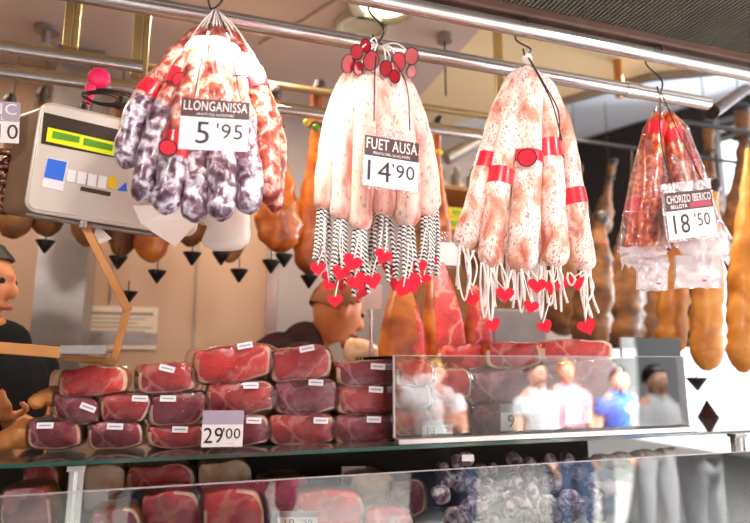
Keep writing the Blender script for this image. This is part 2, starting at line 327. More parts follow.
# gold posts up to the ceiling
def post(px, py, Y, w, label, zlow):
    p = P(px, py, Y); b = B(); s = sc(p)*w
    t = thing('gold_post', label, 'post', V((p.x, Y, zlow)))
    abox(b, (p.x-s*.5, Y, zlow), (p.x+s*.1, Y+s*.6, HC-.002)); obj('profile', b, 'brass', t, False, bev=.003)
    b = B(); abox(b, (p.x+s*.1, Y+s*.1, zlow), (p.x+s*.5, Y+s*.6, HC-.002)); obj('channel', b, 'brass', t, False, bev=.003)
    b = B(); abox(b, (p.x-s*.9, Y-s*.1, HC-.012), (p.x+s*.9, Y+s, HC)); obj('ceiling_plate', b, 'brass', t, False)
post(71, 30, Y3+.02, 14, 'gold square post left of the other one, above the weighing scale', z4+r4*2)
post(141, 40, Y3+.02, 15, 'gold square post at the end of the short steel tube', z3-r3)
post(500, 60, Y4-.1, 9, 'slim gold post behind the third salami bunch', z4+r4)
p = P(618, 70, 1.9); b = tube(B(), [V((p.x, p.y, p.z-.12)), V((p.x, p.y, HC-.001))], .018, 8); obj('wooden_strut', b, 'tan', None, label='short tan strut between warm-lit ceiling and long steel tube at right', cat='strut')
p = P(445, 60, 1.95); b = tube(B(), [V((p.x, p.y, z5+.01)), V((p.x, p.y, HC))], .0035, 8)
t = thing('ceiling_rod', 'thin dark rod hanging from a small ceiling cap between second and third bunch', 'rod', V((p.x, p.y, z5)))
obj('rod', b, 'wire', t); q = V((p.x, p.y, HC)); obj('cap', tube(B(), [q-Z*.03, q], .03, 16), 'steel_d', t)
q = PZ(47, 28, HC-.002); t = thing('ceiling_fitting', 'small round grey fitting on the ceiling at upper left', 'fitting', q-Z*.08)
obj('flange', tube(B(), [q-Z*.015, q], .045, 20), 'steel_d', t); obj('stem', tube(B(), [q-Z*.09, q-Z*.015], .016, 14), 'steel_d', t); obj('cup', tube(B(), [q-Z*.1, q-Z*.075], .03, 14), 'steel_d', t)
# downlights
def downlight(px, py, r, on, label):
    q = PZ(px, py, HC-.03); t = thing('downlight', label, 'ceiling light', q)
    pr = [(r*.72, .0), (r*.8, -.012), (r, -.012), (r, .03)]
    b = B(); rings = []
    for rr, dz in pr: rings.append([b.verts.new(q+V((rr*math.cos(a*.2618), rr*math.sin(a*.2618), dz))) for a in range(24)])
    for a_, b_ in zip(rings, rings[1:]):
        for k in range(24): b.faces.new((a_[k], a_[(k+1) % 24], b_[(k+1) % 24], b_[k]))
    obj('rim', b, 'lampring', t)
    b = tube(B(), [q+Z*.002, q+Z*.025], r*.74, 24); obj('diffuser', b, 'lamp' if on else 'lampring', t)
    return q
q1 = downlight(386, 2, .13, True, 'lit round ceiling downlight above the second salami bunch')
q2 = downlight(362, 28, .10, False, 'unlit round ceiling downlight behind the lit one')
b = prism(B(), [PZ(258, 45, HC-.012), PZ(305, 20, HC-.012), PZ(352, -10, HC-.012), PZ(380, -10, HC-.012), PZ(330, 28, HC-.012), PZ(310, 52, HC-.012)], Z*.01); struct('trim_10', b, 'ceil')

# ------------------------------------------------------------------ signs
def sign(TL, TR, BL, label, head=None, sub=None, price=None, cents=None, foot=None, pxf=.5, hb='brown', hh=.36, top=None, cords=(), group=None, clear=.0, name='price_sign', sub2=None):
    u = (TR-TL); W = u.length; u.normalize(); v = (BL-TL); H = v.length; v.normalize(); n = v.cross(u).normalized()
    if n.dot(CAM-TL) < 0: n = -n
    t = thing(name, label, 'price sign', (TL+u*W*.5+v*H))
    box(b := B(), TL - n*.0025, u*W, v*H, n*.002); obj('card', b, 'white', t, False, bev=.0006)
    if clear:
        box(b := B(), TL - u*W*.04 - v*H*clear - n*.0035, u*W*1.08, v*H*(1+clear*1.25), n*.001); obj('plastic_sleeve', b, 'bagm', t, False, label='clear plastic sleeve')
    if head:
        box(b := B(), TL - n*.0004, u*W, v*H*hh, n*.0005); obj('header_band', b, hb, t, False, label='dark printed band')
        if head.strip(): text(head, TL, u, v, n, W*.5, H*hh*.38, H*hh*.56, W*.93, 'white', t, 'heading', .0)
    if sub: text(sub, TL, u, v, n, W*.5, H*hh*.84, H*hh*.19, W*.86, 'label', t, 'subheading')
    if sub2:
        box(b := B(), TL + u*W*.5 + v*H*hh*.62, u*W*.46, v*H*hh*.3, n*.0004); obj('maroon_bar', b, 'maroon', t, False)
    if price: text(price, TL, u, v, n, W*((.28 if len(price) > 1 else .33) if cents else pxf), H*(hh+(1-hh)*.48), H*(1-hh)*.68, W*(.46 if cents and len(price) > 1 else .8), 'ink', t, 'price')
    if cents: text("'"+cents, TL, u, v, n, W*.72, H*(hh+(1-hh)*.40), H*(1-hh)*.48, W*.44, 'ink', t, 'cents')
    if foot: text(foot, TL, u, v, n, W*.7, H*.9, H*.04, W*.3, 'ink', t, 'small_print')
    for c in cords: obj('cord', tube(B(), spline([V(x) for x in c], 14), .0014, 6), 'wire', t)
    return t
YS = Y1-.095
def hook(px, pyb, label, Yh=Y1, zr=None):
    zr = z1 if zr is None else zr; p = P(px, pyb, Yh); x = p.x
    top = V((x-.012, Yh, zr+r1+.003))
    pts = [V((x-.012, Yh-r1-.012, zr-.004)), V((x-.012, Yh-r1-.006, zr+r1*.8)), top, V((x-.012, Yh+r1+.006, zr+r1*.4)), V((x-.012, Yh+r1+.004, zr-r1*1.0)), V((x+.014, Yh+.006, (zr+p.z)/2-.01)), V((x+.006, Yh, p.z+.008)), V((x-.008, Yh-.004, p.z-.004)), V((x-.014, Yh-.006, p.z+.012))]
    obj('meat_hook', tube(B(), spline(pts, 44), .0022, 8), 'wire', None, label=label, cat='hook', group='wire hooks on the front rail')
    return V((x, Yh, p.z))

# ------------------------------------------------------------------ sausages
def sausage(pts, w, yo, m, label, cat='salami', group='', name='dry_sausage', Y=Y1, bands=(), seals=(), low=None, tip=.35, neck=.12, tassel=None, hearts=(), wob=.22):
    """pts: pixel path from the tie to the tip; w: width in pixels"""
    W = [P(x, y, Y+yo) for x, y in pts]; r = sc(W[-1])*w/2; path = spline(W, 46); n = len(path)-1
    L = [0]
    for a, c in zip(path, path[1:]): L.append(L[-1]+(c-a).length)
    T = L[-1]; nl = neck*T; rads = []
    for s in L:
        k = 1.0
        if s < nl: k = .22+.78*math.sin(s/nl*math.pi/2)
        e = T-s
        if e < r*1.1: k = min(k, math.sqrt(max(.03, 1-(1-e/(r*1.1))**2)))
        rads.append(r*k*(1+.05*noise.noise(V((s*30, w, yo*50)))))
    t = thing(name, label, cat, path[-1], group)
    b = tube(B(), path, rads, 18, wob=wob)
    mats = [m]
    if low:
        k0 = int(n*low[0]); mats = [m, low[1]]
        for f in b.faces:
            if f.calc_center_median().z < path[k0].z + .01*noise.noise(f.calc_center_median()*60): f.material_index = 1
    obj('casing', b, mats, t)
    def near(py):
        return min(range(1, n), key=lambda i: abs(261-(path[i]-CAM).dot(UP)/(path[i]-CAM).dot(FW)*FPX - py))
    for py, h in bands:
        i = near(py); d = (path[i+1]-path[i-1]).normalized(); hh = sc(path[i])*h/2
        obj('red_band', tube(B(), [path[i]-d*hh, path[i], path[i]+d*hh], rads[i]*1.05+.0006, 20, caps=False, wob=wob*.7), 'red', t, label='red paper band')
    for px, py, rr in seals:
        i = near(py); q = P(px, py, path[i].y-rads[i]-.006); s = sc(q)*rr; nn = (CAM-q).normalized(); uu, vv = frame(q, nn)
        o = obj('seal', disc3(B(), q, uu, vv, nn, s*.78, s*.72, .003), 'dkred' if rr < 9 else 'heart', t, label='round red seal')
        ring = [q+nn*.002+(uu*math.cos(a*.314)*.84+vv*math.sin(a*.314)*.78)*s for a in range(21)]
        obj('seal_rim', tube(B(), ring, .0016, 6, caps=False), 'black', o)
    if tassel:
        mt, ln, cnt, thick = tassel; tip_ = path[-1]; S = sc(tip_)
        for k in range(cnt):
            a = 2*math.pi*k/cnt + w; off = V((math.cos(a), math.sin(a)*.8, 0))*r*.55
            l = ln*S*random.uniform(.75, 1.08); q0 = tip_+Z*r*.8+off*.7; q1 = tip_+off-Z*l*.5+V((random.uniform(-1, 1)*.006, 0, 0)); q2 = tip_+off*1.15-Z*l+V((random.uniform(-1, 1)*.01, 0, 0))
            obj('twine', tube(B(), spline([q0, q1, q2], 10), thick, 8), mt, t)
    for hx, hy, hr in hearts:
        q = P(hx, hy, Y+yo-.02-.01*random.random()); s = sc(q)*hr*1.3; nn = (CAM-q).normalized(); uu, vv = frame(q, nn); ang = random.uniform(-.5, .5)
        if vv.z < 0: vv = -vv
        uu, vv = uu*math.cos(ang)+vv*math.sin(ang), vv*math.cos(ang)-uu*math.sin(ang)
        pp = []
        for k in range(22):
            a = 2*math.pi*k/22; hx_ = math.sin(a)**3; hy_ = (13*math.cos(a)-5*math.cos(2*a)-2*math.cos(3*a)-math.cos(4*a))/16
            pp.append(q+uu*hx_*s+vv*hy_*s)
        obj('heart_tag', prism(B(), pp, nn*.0022), 'heart', t)
        k0 = path[-1]+V((0, -.004, 0)); mid = (k0+q)/2+V((random.uniform(-1, 1)*.008, -.004, 0))
        obj('tag_string', tube(B(), spline([k0+Z*.01, mid, q+vv*s*.5-nn*.001], 10), .0013 if tassel else .0024, 6), 'cord', t)
    return t

# bunch 1: llonganissa
h1 = hook(215, 8, 'wire hook carrying the llonganissa bunch, leftmost on the rail')
G = 'llonganissa salamis bunched on the leftmost hook'
lg = ('cas1g')
S1 = [
 ([(208, 26), (172, 66), (138, 112), (124, 168)], 25, .02, (.6,), 'outermost left llonganissa salami, whose tip overlaps the weighing scale', [(92, 16)], []),
 ([(209, 27), (184, 72), (158, 130), (141, 203)], 26, -.015, (.55,), 'llonganissa salami second from left with red band and round red seal near its top', [(80, 18)], [(181, 80, 10)]),
 ([(211, 27), (193, 80), (176, 150), (164, 214)], 29, -.035, (.62,), 'llonganissa salami left of the price sign with a dark red seal at mid height', [(146, 24)], [(168, 147, 10)]),
 ([(213, 27), (205, 90), (197, 150), (194, 222)], 29, -.03, (.5,), 'llonganissa salami hanging just under the left half of its price sign', [], []),
 ([(216, 27), (220, 90), (222, 150), (221, 221)], 28, -.042, (.5,), 'llonganissa salami under the middle of its price sign, longest tip', [], []),
 ([(219, 27), (236, 90), (247, 150), (249, 214)], 28, -.025, (.5,), 'llonganissa salami under the right edge of its price sign', [(76, 10)], []),
 ([(221, 27), (250, 76), (266, 130), (268, 204)], 28, .005, None, 'mottled llonganissa salami right of the sign with a red band on its shoulder', [(80, 20)], []),
 ([(222, 30), (256, 80), (277, 140), (274, 212)], 18, .04, None, 'slim outermost right llonganissa salami, nearly white with red flecks', [], []),
 ([(214, 30), (212, 70), (208, 110), (206, 160)], 26, .04, None, 'llonganissa salami hidden mostly behind the price sign, left of centre', [], []),
 ([(217, 30), (228, 70), (234, 110), (236, 165)], 26, .045, None, 'llonganissa salami hidden mostly behind the price sign, right of centre', [], []),
 ([(210, 34), (190, 95), (172, 140), (150, 185)], 24, .035, None, 'llonganissa salami in the back of the bunch seen between the two sealed ones', [], []),
]
for pts, w, yo, low, lab, bd, sl in S1:
    sausage(pts, w, yo, 'cas1', lab, group=G, bands=bd, seals=sl, low=(low[0], lg) if low else None)
# gathered white netting at the neck of bunch 1
t = thing('netting', 'white knotted string netting gathering the neck of the llonganissa bunch', 'netting', h1-Z*.1)
for k in range(11):
    a = k/10; q0 = h1+V((0, 0, .0)); q1 = P(196+a*42, 30, Y1-.03+.03*(k % 2)); q2 = P(176+a*82, 58+10*abs(a-.5)*2, Y1-.045+.05*abs(a-.5))
    obj('strand', tube(B(), spline([q0, q1, q2], 12), .0016, 6), 'cord', t)
sign(P(182, 97, YS-.03), P(250, 102, YS-.03), P(178, 148, YS-.03), "hanging price sign reading LLONGANISSA 5'95", 'LLONGANISSA', 'PRATS DEL LLUÇANÈS', '5', '95', 'Preu quilo', cords=[[h1, P(206, 40, YS+.0), P(194, 97, YS-.031)], [h1+V((.003, 0, 0)), P(229, 40, YS+.0), P(241, 101, YS-.031)]])

# bunch 2: fuet
h2 = hook(378, 42, 'wire hook carrying the pale fuet bunch, second along the rail')
G = 'pale fuet sausages bunched on the second hook'
zt = ('zebra', 62, 6, .0045)
S2 = [
 ([(356, 68), (338, 105), (327, 160), (323, 212)], 21, .005, 'outermost left pale fuet sausage of the second bunch', [(318, 268, 6), (328, 285, 5)]),
 ([(361, 68), (350, 108), (344, 160), (341, 222)], 23, -.015, 'pale fuet sausage second from left in its bunch', [(341, 272, 7), (335, 300, 6)]),
 ([(368, 66), (365, 110), (362, 170), (360, 232)], 24, -.03, 'pale fuet sausage whose edge touches the left side of the FUET AUSA sign', [(352, 262, 8), (357, 281, 8)]),
 ([(376, 66), (384, 112), (386, 170), (384, 218)], 25, -.02, 'pale fuet sausage hanging behind the left half of the FUET AUSA sign', [(383, 256, 7), (373, 280, 7)]),
 ([(384, 66), (398, 112), (406, 170), (407, 228)], 27, -.03, 'pale fuet sausage hanging behind the right half of the FUET AUSA sign', [(411, 283, 9), (402, 290, 6)]),
 ([(390, 68), (412, 108), (425, 160), (427, 218)], 23, -.01, 'pale fuet sausage just right of the FUET AUSA sign', [(420, 266, 6), (423, 278, 6)]),
 ([(394, 72), (416, 112), (430, 165), (434, 210)], 15, .02, 'slim outermost right pale fuet sausage of the second bunch', [(430, 262, 6), (414, 274, 7)]),
 ([(372, 70), (372, 115), (373, 165), (372, 212)], 22, .03, 'pale fuet sausage at the back of its bunch, between the third and fourth', [(366, 284, 6), (346, 262, 7), (331, 276, 7), (360, 292, 6), (390, 268, 7), (396, 284, 6), (350, 276, 7), (341, 284, 6)]),
]
for pts, w, yo, lab, hs in S2:
    sausage(pts, w, yo, 'cas2', lab, group=G, tassel=zt, hearts=hs, name='fuet_sausage', wob=.1)
t = thing('seal_cluster', 'cluster of dark red round seals tied around the top of the pale fuet bunch', 'seals', h2-Z*.04)
for k, (x, y, rr) in enumerate(((348, 63, 8.5), (357, 52, 7), (371, 60, 9), (366, 45, 6), (398, 62, 9), (412, 56, 8), (411, 71, 6), (386, 68, 7), (395, 76, 6), (358, 68, 6))):
    q = P(x, y, Y1-.05-.012*(k % 3)); s = sc(q)*rr; nn = ((CAM-q).normalized()+V((random.uniform(-.5, .5), 0, random.uniform(-.3, .3)))).normalized(); uu, vv = frame(q, nn)
    o = obj('seal', disc3(B(), q, uu, vv, nn, s*.8, s, .003), 'dkred', t)
    obj('seal_rim', tube(B(), [q+nn*.002+(uu*math.cos(a*.314)*.86+vv*math.sin(a*.314)*1.06)*s for a in range(21)], .0015, 6, caps=False), 'black', o)
    obj('seal_string', tube(B(), spline([h2-Z*.01, (h2+q)/2+V((0, -.015, .005)), q], 8), .0015, 6), 'cord', t)
sign(P(365, 134, YS-.02), P(419, 143, YS-.02), P(363, 184, YS-.02), "hanging price sign reading FUET AUSA 14'90", 'FUET AUSA', 'PRATS DEL LLUÇANÈS', '14', '90', 'Preu quilo', hh=.40, clear=.2, cords=[[h2, P(375, 70, YS-.03), P(374, 121, YS-.022)], [h2+V((.004, 0, 0)), P(405, 80, YS-.03), P(410, 130, YS-.022)]])

# bunch 3
h3 = hook(527, 55, 'wire hook carrying the red-banded salami bunch, third along the rail')
G = 'speckled fuet salamis bunched on the third hook'
S3 = [
 ([(521, 68), (498, 122), (478, 195), (463, 250)], 24, .01, 'outermost left speckled salami of the third bunch with a high red band', [(161, 17)], [], [(471, 298, 6)], 0),
 ([(523, 68), (510, 125), (497, 195), (489, 268)], 26, -.015, 'second speckled salami from left in the third bunch, red band lower than its neighbour', [(178, 17)], [], [(493, 324, 6), (505, 294, 7)], 0),
 ([(527, 66), (527, 125), (526, 195), (521, 272)], 31, -.03, 'thickest middle salami of the third bunch with a black-rimmed round red seal', [(157, 12)], [(527, 157, 11)], [(537, 285, 7), (531, 306, 6)], 0),
 ([(531, 68), (545, 125), (552, 195), (556, 268)], 27, -.018, 'speckled salami right of the sealed one with a red band at the same height', [(152, 18)], [], [(545, 326, 6), (552, 287, 6)], 0),
 ([(534, 70), (560, 125), (574, 195), (586, 272)], 23, .01, 'outermost right speckled salami of the third bunch with a low red band', [(197, 16)], [], [(587, 326, 7), (577, 283, 6), (566, 281, 6)], 0),
 ([(529, 74), (538, 135), (542, 195), (541, 258)], 20, .025, 'speckled salami at the back of the third bunch, red band seen right of the seal', [(174, 18)], [], [], 0),
 ([(526, 74), (514, 135), (509, 195), (507, 255)], 20, .03, 'speckled salami at the back of the third bunch, seen left of the thickest one', [(172, 16)], [], [], 0),
]
for pts, w, yo, lab, bd, sl, hs, _ in S3:
    sausage(pts, w, yo, 'cas3', lab, group=G, bands=bd, seals=sl, hearts=hs, name='fuet_sausage', wob=.12, tassel=('cord', 42, 4, .0028))
b = B(); ball(b, h3-Z*.008, .012, 1, 1, 1.1); t = thing('string_knot', 'white string knot under the third hook with a long dark cord down the right', 'knot', h3-Z*.02)
obj('knot', b, 'cord', t)
obj('cord', tube(B(), spline([h3, P(541, 80, YS), P(553, 105, YS-.01), P(562, 140, YS-.01)], 16), .0018, 6), 'wire', t)
obj('cord', tube(B(), spline([h3+V((.003, 0, 0)), P(545, 85, YS), P(558, 110, YS), P(560, 140, YS)], 16), .0016, 6), 'wire', t)
# white looped strings draping beneath bunch 3
t = thing('string_bundle', 'loose loops of white string dangling beneath the third salami bunch', 'string', P(520, 320, Y1-.04))
for x, y0, y1, dx in ((462, 245, 300, 8), (474, 250, 285, -6), (483, 262, 318, 5), (492, 268, 322, -4), (500, 262, 300, 7), (512, 270, 300, -4), (520, 272, 312, 5), (531, 270, 290, 6), (542, 265, 318, -3), (549, 270, 305, 5), (560, 270, 285, 3), (570, 272, 285, 5), (586, 270, 318, -2), (590, 272, 300, -7)):
    yy = Y1-.035; A = [P(x, y0, yy), P(x+dx, (y0+y1)/2, yy-.01), P(x+dx*.3, y1, yy), P(x-dx*.5, (y0+y1)/2, yy+.01), P(x-2, y0, yy+.01)]
    obj('loop', tube(B(), spline(A, 22), .0022, 6), 'cord', t)

# bunch 4: chorizo in clear bags
h4 = hook(660, 92, 'wire hook carrying the bagged chorizos, rightmost on the rail')
G = 'chorizos hung in clear bags on the rightmost hook'
S4 = [
 ([(658, 112), (655, 135), (651, 180), (646, 252)], 19, -.01, 'long orange-red chorizo in the left clear bag, in front', [(130, 14)]),
 ([(652, 115), (645, 150), (637, 200), (630, 250)], 11, .02, 'thin chorizo at the left edge of the left clear bag', [(208, 18)]),
 ([(667, 112), (672, 135), (679, 165), (690, 235)], 18, -.01, 'orange-red chorizo going down behind the CHORIZO IBERICO sign', [(136, 12)]),
 ([(672, 115), (683, 140), (695, 175), (714, 240)], 12, .02, 'thin chorizo at the right edge of the right clear bag', [(160, 14)]),
 ([(664, 118), (665, 150), (668, 190), (672, 245)], 13, .035, 'darker chorizo between the two clear bags', []),
]
for pts, w, yo, lab, bd in S4: sausage(pts, w, yo, 'cas4', lab, group=G, bands=bd, cat='chorizo', name='bagged_chorizo', wob=.25)
def bag(edge_l, edge_r, Y, label, endl):
    """flattened clear tube bag: left and right outline in pixels, top to bottom"""
    t = thing('clear_bag', label, 'bag', P(*endl[0], Y), 'clear bags of chorizo on the rightmost hook')
    b = B(); rings = []; seg = 20
    for (xl, yl), (xr, yr) in zip(edge_l, edge_r):
        A, D = P(xl, yl, Y), P(xr, yr, Y); c = (A+D)/2; u = (D-A)/2; ring = []
        for k in range(seg):
            a = 2*math.pi*k/seg; q = c+u*math.cos(a)+V((0, 1, 0))*math.sin(a)*min(.04, u.length*.75)
            q += V((1, 1, 1))*noise.noise(q*40)*.006; ring.append(b.verts.new(q))
        rings.append(ring)
    for x, y in zip(rings, rings[1:]):
        for k in range(seg): b.faces.new((x[k], x[(k+1) % seg], y[(k+1) % seg], y[k]))
    obj('film', b, 'bagm', t)
    b = B()
    for i in range(len(endl)-1):
        pass
    xs = [e[0] for e in endl]; ys = [e[1] for e in endl]; x0, x1, y0, y1 = min(xs), max(xs), min(ys), max(ys); nx, ny = 12, 8
    for side in (-1, 1):
        g = [[None]*(ny+1) for _ in range(nx+1)]
        for i in range(nx+1):
            for j in range(ny+1):
                a, c = i/nx, j/ny; px = x0+(x1-x0)*a; py = y0+(y1-y0)*c
                px += 5*noise.noise(V((a*3, c*3, x0))); py += 5*noise.noise(V((a*4, c*2, y0+5))) + (3 if j == ny else 0)*((-1)**i)
                th = math.sin(math.pi*a)*.022+.001
                q = P(px, py, Y-.012+side*th); q.y += .012*noise.noise(V((a*7, c*7, side+x0))); g[i][j] = b.verts.new(q)
        for i in range(nx):
            for j in range(ny): b.faces.new((g[i][j], g[i+1][j], g[i+1][j+1], g[i][j+1]))
    obj('crumpled_end', b, 'wrap2', t, label='milky crumpled plastic end')
    return t
bag([(657, 104), (645, 125), (634, 170), (625, 215), (619, 250)], [(662, 104), (662, 125), (663, 170), (665, 215), (668, 250)], Y1, 'left clear plastic bag holding long chorizos, rightmost hook', [(621, 246), (668, 246), (668, 268), (621, 268)])
bag([(661, 104), (664, 125), (666, 170), (670, 215), (676, 245)], [(664, 104), (685, 128), (700, 170), (714, 215), (730, 240)], Y1, 'right clear plastic bag holding chorizos behind their price sign', [(680, 236), (728, 232), (728, 262), (680, 262)])
for x0, y0, x1, y1, Yo, lab in ((638, 258, 668, 290, -.03, 'small milky plastic sachet hanging lowest under the left chorizo bag'), (676, 255, 722, 287, -.03, 'milky plastic sachet with red print under the right chorizo bag')):
    b = B(); n_ = 9; g = [[b.verts.new(P(x0+(x1-x0)*i/n_, y0+(y1-y0)*j/n_+3*noise.noise(V((i, j*.5, x0))), Y1+Yo+.008*noise.noise(V((i*.6, j*.6, y0))))) for j in range(n_+1)] for i in range(n_+1)]
    for i in range(n_):
        for j in range(n_): b.faces.new((g[i][j], g[i+1][j], g[i+1][j+1], g[i][j+1]))
    r_ = bmesh.ops.extrude_face_region(b, geom=b.faces[:]); bmesh.ops.translate(b, verts=[v for v in r_['geom'] if isinstance(v, bmesh.types.BMVert)], vec=(0, .006, 0))
    t = thing('plastic_sachet', lab, 'sachet', P((x0+x1)/2, y1, Y1+Yo)); obj('sachet', b, 'wrap2', t)
    q = P((x0+x1)/2+4, y1-6, Y1+Yo-.014); box(b := B(), q, V((.012, 0, 0)), V((0, .001, 0)), V((0, 0, .005))); obj('red_print', b, 'red', t, False)
sign(P(664, 193, YS-.0), P(711, 188, YS+.01), P(670, 240, YS-.0), "tilted price sign reading CHORIZO IBERICO BELLOTA 18'50", 'CHORIZO IBERICO', None, '18', '50', 'Preu quilo', hh=.40, clear=.22, sub2=True,
     cords=[[h4, P(661, 140, YS-.01), P(672, 184, YS-.002)], [h4+V((.004, 0, 0)), P(680, 135, YS), P(703, 181, YS+.008)]])
_t = [o for o in bpy.data.objects if o.get('label', '').startswith('tilted price sign')][0]
TL, TR, BL = P(664, 193, YS), P(711, 188, YS+.01), P(670, 240, YS); u = (TR-TL); W = u.length; u.normalize(); v = (BL-TL); H = v.length; v.normalize(); n = v.cross(u).normalized(); n = n if n.dot(CAM-TL) > 0 else -n
text('BELLOTA', TL, u, v, n, W*.27, H*.40*.78, H*.4*.2, W*.4, 'label', _t, 'subheading')
# sign cut by the left frame edge
sign(P(-42, 98, 1.38), P(20, 102, 1.38), P(-44, 140, 1.38), 'price sign cut by the left edge, with a large 10', 'IBERIC', 'NATURAL', '10', None, None, pxf=.82, hh=.48, hb='greyprint')

# ------------------------------------------------------------------ weighing scale
YSC = 1.36
sTL, sTR, sBL = P(43, 101, YSC), P(206, 138, YSC+.05), P(28, 208, YSC+.015)
u = sTR-sTL; W = u.length; u.normalize(); v = (sBL-sTL); v = v-u*v.dot(u)*.55; H = v.length; v.normalize(); n = v.cross(u).normalized(); n = n if n.dot(CAM-sTL) > 0 else -n
t = thing('weighing_scale', 'hanging shop weighing scale with green-lit display, left of the llonganissa bunch', 'scale', sTL+u*W*.5+v*H)
def sp(px, py, k=0.0):                    # point of the scale face seen at this pixel, k metres in front
    r = ray(px, py); return CAM + r*((sTL-CAM).dot(n)/r.dot(n)) + n*k
W2 = (sp(158, 200)-sTL).dot(u)
def rrect(o_, u_, v_, w_, h_, r_, k=6):
    pts = []
    for cx, cy, a0 in ((w_-r_, r_, -90), (w_-r_, h_-r_, 0), (r_, h_-r_, 90), (r_, r_, 180)):
        for i in range(k+1):
            a = math.radians(a0+90*i/k); pts.append(o_+u_*(cx+r_*math.cos(a))+v_*(cy+r_*math.sin(a)))
    return pts
obj('housing', prism(B(), rrect(sTL-n*.006, u, v, W, H, .02), -n*.085-u*.055+v*.008), 'sside', t, bev=.004)
obj('face_panel', prism(B(), rrect(sTL-n*.008, u, v, W, H, .02), n*.008), 'sgrey', t, bev=.003)
obj('rim', tube(B(), rrect(sTL-n*.010, u, v, W, H, .02)+[rrect(sTL-n*.010, u, v, W, H, .02)[0]], .006, 8, caps=False), 'sgrey', t)
def decal(name, c, m, k=.0012, parent=t, th=.0012, label=None): return obj(name, prism(B(), [sp(x, y, k) for x, y in c], n*th), m, parent, False, label=label)
dp = decal('display', [(44, 112), (134, 133), (124, 159), (41, 143)], 'bezel', .001, label='dark framed display')
decal('lit_screen', [(48, 127), (118, 143), (115, 156), (46, 141)], 'lcd', .0026, dp, label='glowing yellow-green screen')
decal('digits', [(53, 131), (80, 137), (79, 143), (52, 138)], 'lcdg', .004, dp); decal('digits', [(84, 138), (113, 145), (112, 151), (83, 145)], 'lcdg', .004, dp)
st = decal('sticker', [(47, 157), (69, 161), (63, 191), (42, 186)], 'label', label='white sticker with a blue square'); decal('blue_square', [(48, 158), (67, 162), (63, 181), (44, 177)], 'blue', .0026, st)
for k in range(4): decal('key', [(68+k*10.3, 169+k*2.0), (76.5+k*10.3, 170.6+k*2.0), (75+k*10.3, 182.5+k*2), (66.5+k*10.3, 181+k*2)], 'key', .001, th=.002)
decal('key', [(109, 175), (117, 177), (115, 189), (107, 187)], 'yellow', .001, th=.002, label='yellow key'); decal('sticker', [(126, 182), (127, 191), (117, 190)], 'blue', .001, label='blue triangle sticker')
decal('slot', [(81, 186), (111, 192), (110, 196), (80, 190)], 'beam', .001)
obj('base_strip', tube(B(), [sp(24, 209)-n*.05, sp(90, 221)-n*.05, sp(155, 231)-n*.05], .007, 8), 'steel_d', t)
# arm, load pan
q0 = sp(84, 222)-n*.03; ob = thing('weighing_pan', 'tan metal arm and flat weighing pan hanging below the scale', 'scale pan', P(70, 356, 1.42)); ROOTP = ob
a0, a1, a2, a3 = q0, P(127, 308, 1.40), P(113, 362, 1.42), P(63, 357, 1.42)
def bar(p, q, w, d, m, name):
    dd = (q-p); uu = dd.cross(V((0, 1, 0))).normalized()*w; obj(name, box(B(), p-uu/2, dd, uu, V((0, d, 0))), m, ob, False, bev=.002)
bar(a0, a1+(a1-a0).normalized()*.006, .018, .012, 'tan', 'arm'); bar(a1, a2, .016, .012, 'tan', 'arm_end'); bar(a2+V((.004, 0, 0)), a3, .014, .03, 'tan', 'pan_lip')
bar(P(-40, 344, 1.30), P(60, 352, 1.30), .022, .02, 'tan', 'pan_front_edge')
pz = P(60, 350, 1.30); b = B(); abox(b, (P(-60, 344, 1.3).x, 1.305, pz.z+.0), (P(113, 350, 1.42).x, 1.55, pz.z+.006)); obj('pan', b, 'steel_d', ob, False)
b = B(); abox(b, (pz.x, 1.30, pz.z-.006), (P(112, 350, 1.42).x, 1.31, pz.z+.01)); obj('pan_rim', b, 'steel', ob, False)
obj('bracket', tube(B(), [sp(84, 216)-n*.02, sp(83, 226)-n*.02], .010, 10), 'steel', t)
# loose papers and sack behind the bunch
for pts, lab, Yy, mm, nm in (([(97, 224), (112, 238), (99, 244), (93, 238)], 'small white paper slip stuck below the weighing scale', 1.44, 'paper', 'paper_slip'), ([(133, 205), (176, 205), (202, 218), (175, 246), (141, 224)], 'creased white paper sheet behind the llonganissa tips', 1.33, 'paper', 'paper_sheet')):
    obj(nm, prism(B(), [P(x, y, Yy+.02*math.sin(x)) for x, y in pts], V((0, .0015, 0))), mm, None, False, label=lab, cat='paper')
b = tube(B(), spline([P(226, 188, 1.36), P(226, 215, 1.36), P(229, 249, 1.36)], 12), [.052]*10+[.05, .046, .03], 20, wob=.3, flat=.7); t = thing('white_sack', 'plump white cloth sack below the llonganissa bunch', 'sack', P(229, 249, 1.36)); obj('sack', b, 'bag', t)
b = tube(B(), spline([P(182, 205, 1.38), P(205, 212, 1.38), P(215, 222, 1.38)], 8), [.02, .03, .036, .038, .04, .04, .04, .03, .02], 14, wob=.3, flat=.7); obj('sack_corner', b, 'bag', t)

